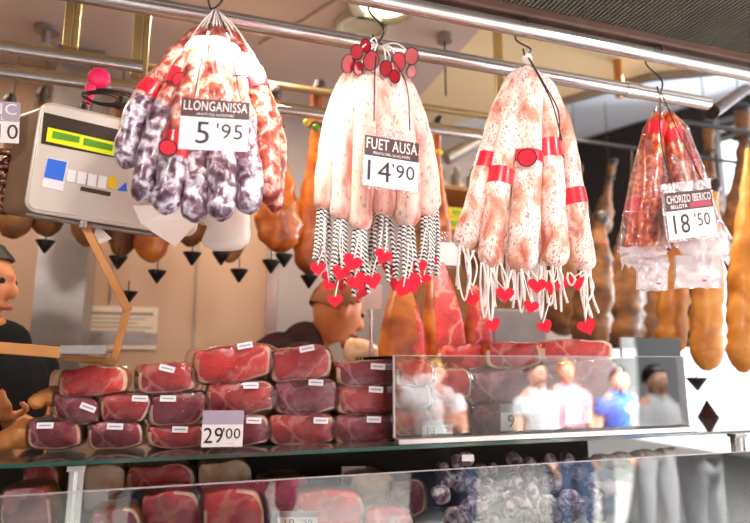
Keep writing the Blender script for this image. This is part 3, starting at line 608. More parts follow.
# pink tag with wire coil, leaf tags
p = P(95, 80, 1.55); t = thing('pink_ornament', 'bright pink paper ornament on the short steel tube', 'ornament', p)
b = B(); ball(b, P(99, 78, 1.56), .028, 1, .5, 1.0, 14); obj('bloom', b, 'pink', t); obj('stem', tube(B(), [P(91, 86, 1.56), P(88, 103, 1.56)], [.014, .008], 10), 'pink', t)
t = thing('wire_coil', 'tangle of thin black wire over the top of the weighing scale', 'wire', P(105, 103, 1.5))
for k in range(4):
    c = P(103+k*3, 98, 1.5+.02*k); obj('loop', tube(B(), [c+V((math.cos(a*.33)*(.035+.012*k), 0, math.sin(a*.33)*.012*(1+k*.3))) for a in range(20)], .0018, 6), 'black', t)
for x, y, m, lab in ((307, 122, 'yellow', 'small yellow leaf tag on a ham beside the thin tube'), (316, 127, 'green', 'small green leaf tag beside the yellow one')):
    b = B(); ball(b, P(x, y, 1.92), .014, 1, .4, 1, 10); obj('leaf_tag', b, m, None, label=lab, cat='tag')

# wall notice
a = P(86, 305, YB-.004); c = P(156, 349, YB-.004); t = thing('wall_notice', 'printed notice sheet on the beige wall beside the scale arm', 'notice', V(((a.x+c.x)/2, YB-.004, c.z)))
b = B(); abox(b, (a.x, YB-.008, c.z), (c.x, YB-.003, a.z)); obj('sheet', b, 'notice', t, False)
H = a.z-c.z
for k in range(7):
    zz = a.z-H*(.2+.1*k); hh = .012 if k in (0,) else .004; b = B(); abox(b, (a.x+.02, YB-.0095, zz), (c.x-.02-.03*(k % 3), YB-.0085, zz+hh)); obj('printed_line', b, 'nline', t, False)
b = B(); abox(b, (a.x, YB-.011, c.z+.02), (c.x, YB-.0085, c.z+.07)); obj('shadow_strip', b, 'steel_d', t, False)  # grey strip stands in for the shadow across the notice

# ------------------------------------------------------------------ hanging hams
def ham(top, bot, w, Y, m, label, group, rope=None, lean=0, zt=None, full=False):
    A, D = P(*top, Y), P(*bot, Y); L = (A-D).length; R = sc(D)*w/2; n_ = 26; path = spline([A, (A*.6+D*.4)+V((lean*.5, 0, 0)), (A*.25+D*.75)+V((lean, 0, 0)), D], n_); rads = []
    for i in range(n_+1):
        s = i/n_
        if full: k = .4+.6*min(1, max(0, (s-.05)/.38))**.8 if s < .8 else math.sqrt(max(.02, 1-((s-.8)/.205)**2.4))
        elif s < .22: k = .34+.06*math.cos(s*14)
        elif s < .72: k = .36+.64*(.5-.5*math.cos((s-.22)/.5*math.pi))
        else: k = math.sqrt(max(.02, 1-((s-.72)/.285)**2.4))
        rads.append(R*k)
    t = thing('cured_ham', label, 'ham', D, group)
    obj('leg', tube(B(), path, rads, 20, wob=.3, flat=.72), m, t)
    hf = A+(A-D).normalized()*.05
    obj('hoof', tube(B(), spline([A-(A-D).normalized()*.01, A+(A-D).normalized()*.02+V((.004, 0, 0)), hf+V((.018, -.006, 0))], 8), [R*.36, R*.36, R*.38, R*.4, R*.4, R*.38, R*.34, R*.26, R*.12], 12, wob=.3), 'hoof', t)
    k = path[4]; obj('rope', tube(B(), [k-Z*.006, k, k+Z*.006], [R*.42, R*.5, R*.42], 12), rope or 'rope', t, label='red cord round the shank' if rope == 'red' else None)
    zt_ = zt if zt else None
    if zt_: obj('hanging_cord', tube(B(), [k, V((k.x, (k.y+zt_[0])/2, (k.z+zt_[1])/2)), V((k.x, zt_[0], zt_[1]))], .003, 6), 'rope', t)
    return D
def cup(px, py, Y, label, wpx=18):
    p = P(px, py, Y); s = sc(p); R = s*wpx/2; t = thing('drip_cup', label, 'drip cup', p-Z*s*7, 'black drip cups under the hams')
    b = tube(B(), [p+Z*s*6, p+Z*s*5.2, p-Z*s*7], [R, R, R*.1], 20); obj('cone', b, 'black', t)
    obj('spike', tube(B(), [p-Z*s*2, p+Z*s*17], .002, 6), 'wire', t)
G = 'hams in the left row behind the scale'
zt = (Y5, z5)
LH = [((8, 108), (14, 238), 34, 0, 'ham_b', 'dark ham at the far left edge, behind the price sign'), ((42, 100), (48, 236), 34, .05, 'ham_b', 'ham hanging behind the left side of the scale housing'),
 ((84, 112), (88, 246), 34, 0, 'ham_b', 'ham hanging behind the scale arm bracket'), ((120, 108), (122, 256), 32, .06, 'ham_b', 'ham whose end shows just right of the scale arm'),
 ((154, 112), (152, 262), 34, .0, 'ham_o', 'round-ended ham below the right corner of the scale'), ((190, 110), (190, 246), 34, .07, 'ham_b', 'ham between white paper and sack, mostly covered'),
 ((224, 110), (230, 262), 32, .0, 'ham_b', 'ham behind the white sack'), ((272, 98), (281, 252), 46, .0, 'ham_o', 'broad orange ham right of the llonganissa bunch'), ((317, 92), (309, 274), 36, .05, 'ham_o', 'long ham partly behind the left edge of the pale fuet bunch')]
for tp, bt, w, dy, m, lab in LH: ham(tp, bt, w, Y5+dy-.02, m, lab, G, zt=zt)
ham((436, 128), (441, 262), 26, 1.9, 'ham_o', 'narrow orange ham between second and third salami bunches', G, rope='yellow')
for i, (x, y) in enumerate(((45, 246), (118, 262), (128, 297), (157, 276), (192, 258), (221, 258), (239, 275), (271, 266), (284, 260), (309, 281))):
    lab = ['black drip cup left of the scale arm', 'black drip cup crossing the scale arm', 'lowest black drip cup of the row, at the bend of the scale arm', 'black drip cup above the wall notice right end', 'black drip cup left of the white sack', 'black drip cup directly under the white sack', 'black drip cup lower right of the white sack', 'left one of the paired black drip cups under the broad orange ham', 'right one of the paired black drip cups under the broad orange ham', 'black drip cup left of the striped twine tassels'][i]
    cup(x, y, Y5-.04, lab)
G = 'brown hams hanging at the far right'
for i, (tp, bt, w, Y, m, lab) in enumerate(((((566, 214), (562, 335), 40, 2.36, 'ham_b', 'brown ham just behind the right edge of the third bunch')), ((600, 222), (590, 346), 42, 2.14, 'ham_b', 'brown ham with red cord between third bunch and chorizo bags'), ((632, 214), (622, 346), 42, 2.36, 'ham_b', 'brown ham with red cord behind the left chorizo bag'), ((652, 218), (648, 340), 36, 2.56, 'ham_b', 'brown ham hanging under the left chorizo bag, set back'))):
    ham(tp, bt, w*.98, Y, m, lab, G, rope='red', full=True, zt=(2.3, P(650, 150, 2.3).z))
for (tp, bt, w, Y, m, lab) in (((676, 200), (672, 353), 38, 1.80, 'ham_g', 'golden ham hanging below the right chorizo bag, leftmost of three'), ((712, 190), (706, 370), 40, 1.64, 'ham_g', 'golden ham in the middle of three, above the inverted drip cup'), ((752, 150), (742, 372), 40, 1.80, 'ham_g', 'golden ham cut by the right edge of the picture')):
    ham(tp, bt, w*.9, Y, m, lab, 'golden hams at the right end of the stall', full=True, zt=(1.7, P(700, 124, 1.7).z))
for tp, bt, w, Y, lab in (((708, 128), (712, 260), 34, 2.5, 'dark ham behind the chorizo sign at upper right'), ((742, 112), (748, 250), 44, 2.3, 'dark ham high at the right edge of the picture'), ((612, 165), (600, 235), 22, 3.0, 'small dark ham far back, left of the chorizo bags'), ((578, 170), (572, 240), 22, 3.0, 'small dark ham far back beside the third bunch')):
    ham(tp, bt, w, Y, 'ham_b', lab, 'dark hams in the right background', zt=(Y, 3.2))
cup(697, 383, 1.7, 'black drip cup under the golden hams at right', 20)
# rail for the right hams
pz_ = P(700, 150, 1.72); a_ = P(560, 176, 2.35)
b = tube(B(), [V((1.0, 2.5, 2.55)), V((2.9, 1.7, 2.55))], .016, 16)
b.free()
for (yy, (rx, ry), lb) in ((2.3, (650, 150), 'rear dark rod above the brown hams at right'), (1.7, (700, 124), 'front dark rod above the golden hams at right')):
    q = P(rx, ry, yy); b = tube(B(), [V((P(548 if yy > 2 else 655, 150, yy).x, yy, q.z)), V((q.x+1.2, yy, q.z))], .009, 12); obj('ham_rod', b, 'black', None, label=lb, cat='rail')
# dried sausage clump at left edge
t = None
for k in range(7):
    c = P(6+9*(k % 2), 158+k*7.5, 1.46+.02*(k % 2)); o = tube(B(), [c+V((math.cos(a*.5)*.022, math.sin(a*.9)*.008, math.sin(a*.5)*.016)) for a in range(11)], .009, 10, wob=.3)
    obj('small_chorizo', o, 'cas4d', None, label='small curled dark chorizo in the clump at the left edge beside the scale', cat='chorizo', group='curled chorizos in the clump beside the scale')

# ------------------------------------------------------------------ shelving at the back centre
p0, p1 = P(449, 190, 2.5), P(500, 190, 2.5); t = thing('wood_shelf', 'wooden shelf unit behind the gap between second and third bunches', 'shelf', V(((p0.x+p1.x)/2, 2.6, .4)))
for k, y in enumerate((190, 222, 250)):
    z = P(470, y, 2.5).z; b = B(); abox(b, (p0.x-.1, 2.45, z-.02), (p1.x+.28, 2.73, z)); obj('board', b, 'wood', t, False)
b = B(); abox(b, (p0.x-.1, 2.7, .0), (p1.x+.28, 2.73, P(470, 190, 2.5).z)); obj('back_panel', b, 'wood', t, False)
zt_ = P(470, 190, 2.5).z
for k in range(4):
    x = p0.x+.0+.085*k; b = tube(B(), [V((x, 2.58, zt_)), V((x, 2.58, zt_+.10)), V((x, 2.58, zt_+.11)), V((x, 2.58, zt_+.14))], [.032, .032, .014, .014], 18); obj('glass_jar', b, 'can', None, label='%s grey jar on top of the wooden shelf behind the third bunch' % ['leftmost', 'second', 'third', 'rightmost'][k], cat='jar', group='jars on the wooden shelf')
for k, (ya, yb) in enumerate(((208, 216), (218, 228))):
    a, c = P(449+(3 if k == 0 else 0), ya, 2.42), P(461, yb, 2.42); t = thing('green_display', ['upper small green-lit box on the wooden shelf', 'lower small green-lit box on the wooden shelf'][k], 'display', V((a.x, 2.42, c.z))); b = B(); abox(b, (a.x-.02, 2.42, c.z-.004), (c.x+.015, 2.48, a.z+.004)); obj('case', b, 'yellow', t, False); b = B(); abox(b, (a.x, 2.414, c.z+.008), (c.x, 2.42, a.z-.006)); obj('screen', b, 'lcdg', t, False)
# silver pipe on the slope
b = tube(B(), [P(446, 158, 2.6), P(500, 128, 2.6)], .035, 16); obj('air_duct', b, 'steel_d', None, label='dull silver pipe slanting up behind the third bunch', cat='pipe')

# ------------------------------------------------------------------ counter
YF = 1.28
zs = P(290, 450.5, YF).z                       # top of the glass shelf
xl, xr = -1.6, P(760, 430, YF).x+1.1
t = thing('display_counter', 'long refrigerated display counter with glass top shelf and front pane', 'counter', V((.8, 1.6, 0)))
b = B(); abox(b, (xl, YF, zs-.006), (xr, 1.66, zs)); obj('glass_shelf', b, 'shelfglass', t, False, label='thick glass top shelf')
b = B(); abox(b, (xl, YF-.002, zs-.0075), (xr, YF+.003, zs+.0003)); obj('shelf_edge', b, 'gedge', t, False, label='green polished edge')
zp = P(290, 479, 1.14).z; zd = PZ(375, 545, 1.0).z; zd = P(375, 548, 1.3).z
b = B(); abox(b, (xl, 1.14, zd-.1), (xr, 1.146, zp)); obj('front_pane', b, 'glass', t, False, label='clear front pane')
b = B(); abox(b, (xl, 1.139, zp), (xr, 1.147, zp+.0012)); obj('pane_edge', b, 'paneedge', t, False)
b = B(); abox(b, (xl, 1.13, .12), (xr, 1.62, zd)); obj('cabinet', b, 'counter', t, False)
b = B(); abox(b, (xl, 1.2, 0), (xr, 1.58, .12)); obj('plinth', b, 'black', t, False)
b = B(); abox(b, (xl, 1.60, zd), (P(590, 480, 1.6).x, 1.62, zs-.012)); obj('rear_panel', b, 'dark', t, False)
def upright(px, py):
    p = P(px, py, YF+.012); s = sc(p)
    b = B(); abox(b, (p.x-s*7, YF+.012, zd), (p.x+s*7, YF+.03, zs-.012)); u_ = obj('upright', b, 'steel', t, False, bev=.002)
    b = B(); abox(b, (p.x-s*2, YF+.008, zd), (p.x+s*1, YF+.012, zs-.02)); obj('slot_strip', b, 'label', u_, False)
    b = B(); abox(b, (p.x-s*8.5, YF+.006, zs-.02), (p.x+s*8.5, YF+.034, zs-.0105)); obj('clamp', b, 'steel', u_, False)
upright(75, 490); upright(744, 475)
# white metal ledge and glass guard box on the shelf
YG = 1.315
xg0, xg1 = P(394, 430, YG).x, P(689, 425, YG).x
t = thing('glass_guard', 'rectangular glass guard box standing on the right of the shelf over cured meats', 'glass guard', V(((xg0+xg1)/2, YG+.2, zs)))
b = B(); abox(b, (xg0, YG-.03, zs+.0005), (xg1, YG+.0, zs+.014)); obj('base_rail', b, 'steel', t, False, bev=.002)
ztop = P(540, 356, YG).z
b = B(); abox(b, (xg0, YG, zs+.002), (xg1, YG+.005, ztop)); obj('front_pane', b, 'glass', t, False)
b = B(); abox(b, (xg0, YG+.006, zs+.002), (xg0+.005, 1.64, ztop)); obj('side_pane', b, 'glass', t, False)
b = B(); abox(b, (xg1-.005, YG+.006, zs+.002), (xg1, 1.64, ztop)); obj('side_pane', b, 'glass', t, False)
b = B(); abox(b, (xg0-.001, YG-.001, zs+.014), (xg0+.003, YG+.006, ztop)); obj('edge', b, 'paneedge', t, False)
b = B(); abox(b, (xg1-.002, YG-.001, zs+.014), (xg1+.001, YG+.006, ztop)); obj('edge', b, 'paneedge', t, False)
b = B(); abox(b, (xg0, YG-.001, ztop), (xg1, YG+.006, ztop+.002)); obj('edge', b, 'paneedge', t, False)
a = P(620, 337, 1.655); c = P(686, 425, 1.655); b = B(); abox(b, (a.x, 1.65, zs+.001), (c.x, 1.656, a.z)); tt = thing('glass_divider', 'second upright glass sheet behind the guard box at right', 'glass pane', V((a.x, 1.62, zs))); obj('sheet', b, 'glass', tt, False)
b = B(); abox(b, (a.x-.002, 1.648, zs+.001), (a.x, 1.658, a.z)); obj('edge', b, 'paneedge', tt, False)

xc_ = P(708, 413, 1.62).x; b = tube(B(), [V((xc_, 1.62, zs+.0005)), V((xc_, 1.62, zs+.05)), V((xc_, 1.62, zs+.058))], [.034, .006, .002], 20); tt_ = thing('cone_cup', 'upright dark cone standing on the glass shelf at the right end', 'cup', V((xc_, 1.62, zs))); obj('cone', b, 'maroonc', tt_)
# ------------------------------------------------------------------ packed hams
def rough_outline(x0, y0, x1, y1, slant=0, tl=.16, tr=.16, bl=.06, br=.22, seed=0, n=30):
    x0 -= 2; x1 += 2; y0 -= 2; y1 += 2.5
    """lumpy cut outline inside a pixel box; corner cut fractions shape it"""
    rnd = random.Random(seed); w, h = x1-x0, y1-y0
    pts = [(x0, y1-h*.25), (x0+w*.03, y0+h*tl), (x0+w*.18, y0+h*.06+rnd.uniform(0, 2)), (x0+w*.45, y0+rnd.uniform(0, 2.5)), (x0+w*.72, y0+rnd.uniform(-1, 2)), (x1-w*.1, y0+h*tr*.5), (x1, y0+h*(tr+.15)), (x1-w*.01, y1-h*br), (x1-w*.16, y1-h*.1), (x1-w*.4, y1), (x0+w*.35, y1+rnd.uniform(-1, .5)), (x0+w*.1, y1-h*bl*.5)]
    cy = (y0+y1)/2; cx = (x0+x1)/2
    pts = [(x, y+slant*(x-cx)) for x, y in pts]
    q = []; m = len(pts)
    for i in range(m):
        a, b_, c, d = [V((*pts[(i+k-1) % m], 0)) for k in range(4)]
        for f in (0, .34, .67):
            w_ = .5*((2*b_)+(c-a)*f+(2*a-5*b_+4*c-d)*f*f+(-a+3*b_-3*c+d)*f**3); q.append((w_.x, w_.y))
    return q
def pack(outline, Y, dep, m, label, lab=None, group='vacuum-packed ham pieces stacked on the glass shelf', wrapw=1.0, name='packed_ham', fatw=.1, rind='skin_rind', wrap=True, knuckle=None, tilt=0, labang=.06):
    outline = [(x, y) for x, y in outline]; n_ = len(outline); cx = sum(p[0] for p in outline)/n_; cy = sum(p[1] for p in outline)/n_
    c = P(cx, cy, Y); low = max(outline, key=lambda p: p[1]); t = thing(name, label, 'ham piece', P(low[0], low[1], Y), group)
    O = [P(x, y, Y) for x, y in outline]; b = B()
    def ring(k, dy, bulge=0): return [b.verts.new(c+(p-c)*k+V((0, dy, 0))) for p in O]
    specs = [(.55, -.004, 0), (.9-fatw*.3, 0, 0), (1-fatw*.35, .001, 1), (.985, .006, 1), (1.0, .016, 2), (1.02, dep*.5, 2), (.97, dep*.85, 2), (.8, dep, 2)]
    rings = [ring(k, dy) for k, dy, _ in specs]
    ce = b.verts.new(c+V((0, -.005, 0)))
    for i in range(n_): f = b.faces.new((ce, rings[0][i], rings[0][(i+1) % n_])); f.material_index = 0
    for (A, Bq, s) in zip(rings, rings[1:], specs[1:]):
        for i in range(n_):
            f = b.faces.new((A[i], A[(i+1) % n_], Bq[(i+1) % n_], Bq[i])); f.material_index = s[2]
            if s[2] == 1 and (O[i].z > c.z+.1*(max(p.z for p in O)-c.z) and O[i].x < c.x+.8*(max(p.x for p in O)-c.x)*(len(label) % 3 > 0)): f.material_index = 0
    b.faces.new(rings[-1]).material_index = 2
    for v_ in b.verts: v_.co += V((0, 1, 0))*noise.noise(v_.co*30)*.005 + V((1, 0, 1))*noise.noise(v_.co*22+V((5, 5, 5)))*.0035
    obj('meat', b, [m, 'fat', rind], t)
    if knuckle:
        kp = [P(x, y, Y+.03) for x, y in knuckle[0]]; obj('knuckle', tube(B(), spline(kp, 14), [sc(kp[0])*w_ for w_ in knuckle[1]], 16, wob=.4), 'skin_rind', t)
    if wrap:
        b = B(); rr = []
        for k, dy in ((1.0, -.007), (1.05, -.001), (1.13, .02), (1.16, .024), (1.08, dep*.6)):
            rr.append([b.verts.new(c+V(((p-c).x*(k if k < 1.06 else k*wrapw), 0, (p-c).z*min(k, 1.035)))+V((0, dy+noise.noise(p*40)*.004, 0))) for p in O])
        r0 = [b.verts.new(c+(p-c)*.5+V((0, -.010, 0))) for p in O]; rr = [r0]+rr; cc = b.verts.new(c+V((0, -.011, 0)))
        for i in range(n_): b.faces.new((cc, r0[i], r0[(i+1) % n_]))
        for A, Bq in zip(rr, rr[1:]):
            for i in range(n_): b.faces.new((A[i], A[(i+1) % n_], Bq[(i+1) % n_], Bq[i]))
        obj('vacuum_wrap', b, 'wrap', t, label='clear vacuum wrap')
    if lab:
        q = P(lab[0], lab[1], Y-.0135); s = sc(q); w_, h_ = 15*s, 6*s; uu = V((1, 0, -labang)).normalized()*w_; vv = V((labang, 0, 1)).normalized()*h_
        lo = obj('price_label', box(B(), q-uu/2-vv/2, uu, vv, V((0, .0008, 0))), 'label', t, False, label='small white price label')
        obj('label_print', box(B(), q-uu*.36-vv*.1+V((0, -.0005, 0)), uu*.72, vv*.22, V((0, .0004, 0))), 'greyprint', lo, False)
    return t
YP = 1.385
def rw(s): return s
pk = [
 ((29, 420, 79, 449), 'meat2', 'darkest ham piece with a brown knuckle end, bottom row at the far left', (45, 425), dict(slant=.02), dict(knuckle=([(34, 432), (16, 436), (2, 442), (-4, 444)], [12, 13, 15, 14, 14, 13, 12, 12, 11, 10, 10, 9, 8, 5, 2]), labang=.02)),
 ((90, 421, 141, 449), 'meat2', 'second ham piece of the bottom row, below two stacked ones', (115, 426), {}, {}),
 ((149, 425, 204, 448), 'meat', 'low flat ham piece of the bottom row just left of the 29\'00 price card', (180, 429), {}, {}),
 ((206, 415, 268, 447), 'meat2', 'ham piece of the bottom row half hidden by the 29\'00 price card', (254, 420), {}, {}),
 ((270, 413, 334, 446), 'meat', 'wide ham piece of the bottom row right of the price card', (321, 420), {}, {}),
 ((336, 414, 392, 444), 'meat2', 'last ham piece of the bottom row beside the glass guard', (374, 419), {}, {}),
 ((55, 395, 97, 421), 'meat2', 'dark ham piece lying tilted at the left end of the middle row', (88, 407), dict(slant=.22), dict(labang=.4, knuckle=([(64, 398), (48, 396), (38, 402), (33, 408)], [9, 10, 11, 11, 11, 10, 10, 9, 9, 8, 8, 7, 6, 4, 2]))),
 ((101, 393, 150, 420), 'meat', 'ham piece of the middle row directly below the tan scale arm', (140, 398), dict(br=.6), {}),
 ((152, 392, 206, 423), 'meat2', 'ham piece of the middle row above the low flat one', (168, 398), dict(slant=-.06, br=.5), dict(labang=.03)),
 ((208, 381, 274, 412), 'meat', 'ham piece of the middle row directly above the 29\'00 price card', (251, 385), dict(), dict(labang=0)),
 ((276, 378, 336, 412), 'meat2', 'peaked ham piece of the middle row, right of the one above the card', (316, 382), dict(), {}),
 ((338, 385, 391, 413), 'meat', 'squarish ham piece of the middle row beside the glass guard', (376, 389), dict(tl=.1, tr=.1, br=.15), {}),
 ((60, 367, 126, 394), 'meat3', 'bright red open ham piece without label on top of the left end of the stack', None, dict(slant=-.04), dict(wrapw=1.12)),
 ((140, 363, 193, 391), 'meat', 'ham piece on top of the stack between the bright red one and the largest one', (167, 368), dict(), dict(labang=.25)),
 ((195, 345, 270, 380), 'meat3', 'largest bright red ham piece on top of the stack at centre', (245, 345), dict(slant=-.07), dict(labang=-.2, wrapw=1.06)),
 ((273, 347, 329, 379), 'meat', 'ham piece on top of the stack in front of the vendor in maroon', (307, 348), dict(slant=-.05), dict(labang=-.2)),
 ((338, 361, 391, 384), 'meat2', 'flat ham piece on top of the right column beside the glass guard', (378, 366), dict(tl=.1, tr=.1, br=.1), {}),
]
for i, (bx, m, lab, lp, ok, pkw) in enumerate(pk):
    bx = bx if bx[3] < 440 else (bx[0], bx[1], bx[2], bx[3]-2.5)
    pack(rough_outline(*bx, seed=i+3, **ok), YP+(.0 if bx[1] > 410 else .004), .15, m, lab, lp, **pkw)
# pieces behind the guard glass
GG = 'cured meat pieces under the glass guard'
gb = [
 ((397, 408, 428, 434), 'meat', 'small ham piece at lower left corner inside the glass guard', 1.37), ((397, 384, 430, 408), 'meat2', 'middle piece of the left column inside the glass guard', 1.37), ((398, 362, 432, 384), 'meat3', 'top orange-red piece of the left column inside the glass guard', 1.36),
 ((430, 400, 470, 434), 'meat3', 'ham piece behind the small price card inside the glass guard', 1.40), ((425, 368, 470, 400), 'meat3', 'orange ham piece above the small price card inside the glass guard', 1.40),
 ((472, 404, 520, 434), 'meat2', 'dark red piece at the bottom middle inside the glass guard', 1.40), ((466, 370, 556, 406), 'meat4', 'large purplish cured loin in the middle of the glass guard', 1.42), ((520, 400, 566, 430), 'meat2', 'dark piece on the bottom right of the large loin inside the glass guard', 1.42),
 ((568, 396, 628, 430), 'meat', 'ham piece at bottom right of centre inside the glass guard', 1.42), ((556, 362, 620, 397), 'meat', 'mottled red piece right of the large loin inside the glass guard', 1.42), ((626, 388, 676, 427), 'meat2', 'rightmost ham piece inside the glass guard', 1.42)]
for i, (bx, m, lab, Y) in enumerate(gb): pack(rough_outline(*bx, seed=i+40), Y, .14, m, lab, None, GG, wrapw=.98)
gt = [((440, 345, 486, 368), 'meat3', 'orange-pink meat slab on the pile left end behind the guard', 1.50), ((488, 342, 540, 366), 'meat', 'pink ham slab lying on the meat pile behind the third bunch strings', 1.48), ((542, 340, 612, 362), 'meat3', 'bright red-orange long slab on top of the meat pile at right', 1.48)]
for i, (bx, m, lab, Y) in enumerate(gt): pack(rough_outline(*bx, seed=i+60), Y, .14, m, lab, None, 'meat slabs on top of the pile behind the guard', wrap=False)
# price cards on the counter
sign(P(203, 410, YP-.06), P(244, 410, YP-.06), P(201, 447, YP-.06), "white price card reading 29'00 standing before the ham stack", ' ', None, '29', '00', 'Preu quilo', hh=.38, hb='greyprint', name='price_card')
sign(P(422, 420, 1.325), P(453, 419, 1.325), P(422, 437, 1.325), 'small price card reading 13 90 inside the glass guard at left', ' ', None, '13', '90', None, hh=.3, hb='greyprint', name='price_card')
sign(P(501, 404, 1.33), P(521, 403, 1.33), P(501, 431, 1.33), 'upright grey-white price card in the middle of the glass guard', ' ', None, '9', None, None, hh=.3, hb='greyprint', name='price_card')
sign(P(566, 401, 1.33), P(592, 400, 1.33), P(566, 424, 1.33), 'pale price card at right inside the glass guard', ' ', None, '11', None, None, hh=.3, hb='greyprint', name='price_card')

# standing cut hams behind the counter glass
def cutham(top, bot, w, Y, label, red, split):
    A, D = P(*top, Y), P(*bot, Y); L = (A-D).length; n_ = 18; R = sc(D)*w/2; t = thing('cut_ham', label, 'ham', D, 'cut hams standing upright behind the counter')
    b = B(); rings = []; seg = 20
    for i in range(n_+1):
        s = i/n_; p = A.lerp(D, s); k = R*(.35+.65*math.sin(min(1, s*1.25)*math.pi/2))*(1 if s < .97 else .9)
        rings.append([b.verts.new(p+V((math.cos(2*math.pi*j/seg)*k, max(-k*.45, math.sin(2*math.pi*j/seg)*k*.8), 0))+V((1, 0, 0))*noise.noise(V((s*4, j, R*50)))*.004) for j in range(seg)])
    for a_, b_ in zip(rings, rings[1:]):
        for j in range(seg):
            f = b.faces.new((a_[j], a_[(j+1) % seg], b_[(j+1) % seg], b_[j])); cx = f.calc_center_median(); px = (cx-A.lerp(D, .5)).x/R
            f.material_index = 1 if (px > split and cx.y < A.y+.01) else 0
    b.faces.new(rings[0]); b.faces.new(rings[-1])
    obj('ham', b, ['ham_o', red], t)
cutham((402, 285), (402, 362), 48, 1.52, 'cut ham standing upright with a wide orange fat side, leftmost', 'meat3', .45)
cutham((437, 262), (447, 362), 44, 1.55, 'cut ham standing upright showing red meat, middle one', 'meat3', -.45)
cutham((476, 285), (479, 358), 30, 1.55, 'narrow bright red cut ham standing upright, rightmost', 'meat3', -.6)
pzz = P(432, 356, 1.545); t = thing('serving_stand', 'orange dish under the standing cut hams', 'dish', V((pzz.x, 1.54, zs))); 
obj('dish', tube(B(), [pzz-Z*.016, pzz-Z*.002], [.08, .095], 32), 'plate', t); obj('foot', tube(B(), [V((pzz.x, 1.66, zs+.0005)), pzz-Z*.016], [.08, .03], 20), 'plate', t)
t = sign(P(424, 240, 1.55), P(460, 243, 1.55), P(424, 263, 1.55), 'blank white card in a clear holder above the middle cut ham', None, None, name='card_holder', clear=.5)
t = sign(P(362, 284, 1.64), P(382, 284, 1.64), P(362, 309, 1.64), 'small cream card on a clear pole left of the cut hams', None, None, name='pole_card')
q = P(371, 309, 1.655); obj('clear_pole', tube(B(), [V((q.x, q.y, zs+.001)), q], .006, 10), 'bagm', t); obj('pole_edge', tube(B(), [V((q.x, q.y, zs+.001)), q], .003, 8), 'steel', t)
a, c = P(492, 308, 2.1), P(548, 348, 2.1); b = B(); abox(b, (a.x, 2.1, 0), (c.x, 2.4, a.z)); obj('grey_bin', b, 'greybox', None, False, bev=.01, label='plain grey box behind the counter under the third bunch strings', cat='box')
b = tube(B(), spline([P(345, 352, 1.72), P(362, 352, 1.72), P(380, 362, 1.72)], 10), [.02, .035, .04, .042, .044, .044, .042, .04, .036, .03, .012], 16, wob=.3); obj('yellow_ham_piece', b, 'fat', None, label='pale yellow ham chunk behind the stack, right of the vendor in maroon', cat='ham piece')

# ------------------------------------------------------------------ lower display contents
low = [((2, 488, 48, 540), 'meat4', 'purple cured piece at far left inside the lower case', 1.28), ((26, 466, 56, 492), 'meat3', 'orange packed slab at the back of the lower case, left of the upright', 1.45), ((86, 466, 124, 492), 'fat', 'pale packed slab at the back of the lower case right of the upright', 1.45), ((128, 466, 192, 490), 'meat3', 'orange-red slab at the back of the lower case', 1.45), ((200, 462, 250, 488), 'fat', 'pale pink slab at the back of the lower case, centre left', 1.45),
 ((92, 510, 140, 560), 'meat2', 'dark red piece low in the case right of the upright', 1.30), ((142, 492, 200, 545), 'meat', 'red ham piece low in the case behind the white reflection', 1.34), ((205, 490, 262, 550), 'meat3', 'pinkish ham piece low in the case at centre left', 1.30), ((262, 478, 312, 530), 'meat2', 'dark ham piece low in the case at centre', 1.36), ((300, 490, 362, 545), 'meat3', 'bright glossy red ham piece low in the case at centre', 1.28), ((362, 508, 412, 560), 'meat', 'ham piece low in the case right of the glossy red one', 1.28), ((352, 474, 392, 506), 'fat', 'pale slab low in the case under the shelf middle', 1.44), ((392, 480, 424, 515), 'meat2', 'small dark piece low in the case at centre right', 1.42)]
for i, (bx, m, lab, Y) in enumerate(low): pack(rough_outline(*bx, seed=i+80), Y, .13, m, lab, None, 'meat pieces inside the lower case', wrapw=.98, wrap=(m != 'fat'))
rnd = random.Random(5)
cnt = 0
WORD = ['front', 'middle', 'back']
WORD = ['front', 'second', 'third', 'rear']
for row in range(4):
    for k in range(11):
        x = 452+k*14+rnd.uniform(-7, 7)-row*3; y = 520-row*17+rnd.uniform(-7, 7)-k*.8; Y = 1.25+row*.075
        c = P(x, y, Y); a = rnd.uniform(0, 3.14); d = V((math.cos(a), math.sin(a)*.7, rnd.uniform(-.8, .8)))*rnd.uniform(.012, .03); r_ = .016+rnd.uniform(0, .010)
        pa = spline([c-d, c+Z*.006, c+d], 10); b = tube(B(), pa, [r_*math.sqrt(max(.06, 1-((i-5)/5.2)**2)) for i in range(11)], 14, wob=.6)
        o = obj('mini_salami', b, 'cas5', None, label='small grey-white mouldy salami in the %s row of the lower case heap' % WORD[row], cat='salami', group='mini salamis, %s row, lower case' % WORD[row])
for k in range(9):
    for row in range(2):
        x = 600+k*9+rnd.uniform(-2, 2); y = 462-k*.9+row*26+rnd.uniform(-3, 3); c = P(x, y, 1.42-row*.08); b = B(); ball(b, c, .024, 1, 1, .85, 12)
        for v_ in b.verts: v_.co += (v_.co-c)*noise.noise(v_.co*40)*.5
        obj('net_sausage', b, M['cord'], None, label='round whitish netted sausage in the %s of the heap near the right upright' % ['upper layer', 'lower layer'][row], cat='sausage', group='round netted sausages, %s' % ['upper layer', 'lower layer'][row])
sign(P(278, 511, 1.2), P(318, 511, 1.2), P(278, 530, 1.2), 'pale price card at the bottom edge of the lower case', ' ', None, '19', '50', None, hh=.3, hb='greyprint', name='price_card')
sign(P(84, 489, 1.4), P(108, 489, 1.4), P(84, 510, 1.4), 'blank white card right of the left counter upright', None, None, name='price_card')
sign(P(342, 466, 1.5), P(366, 466, 1.5), P(342, 494, 1.5), 'blank white paper upright under the shelf middle', None, None, name='price_card')
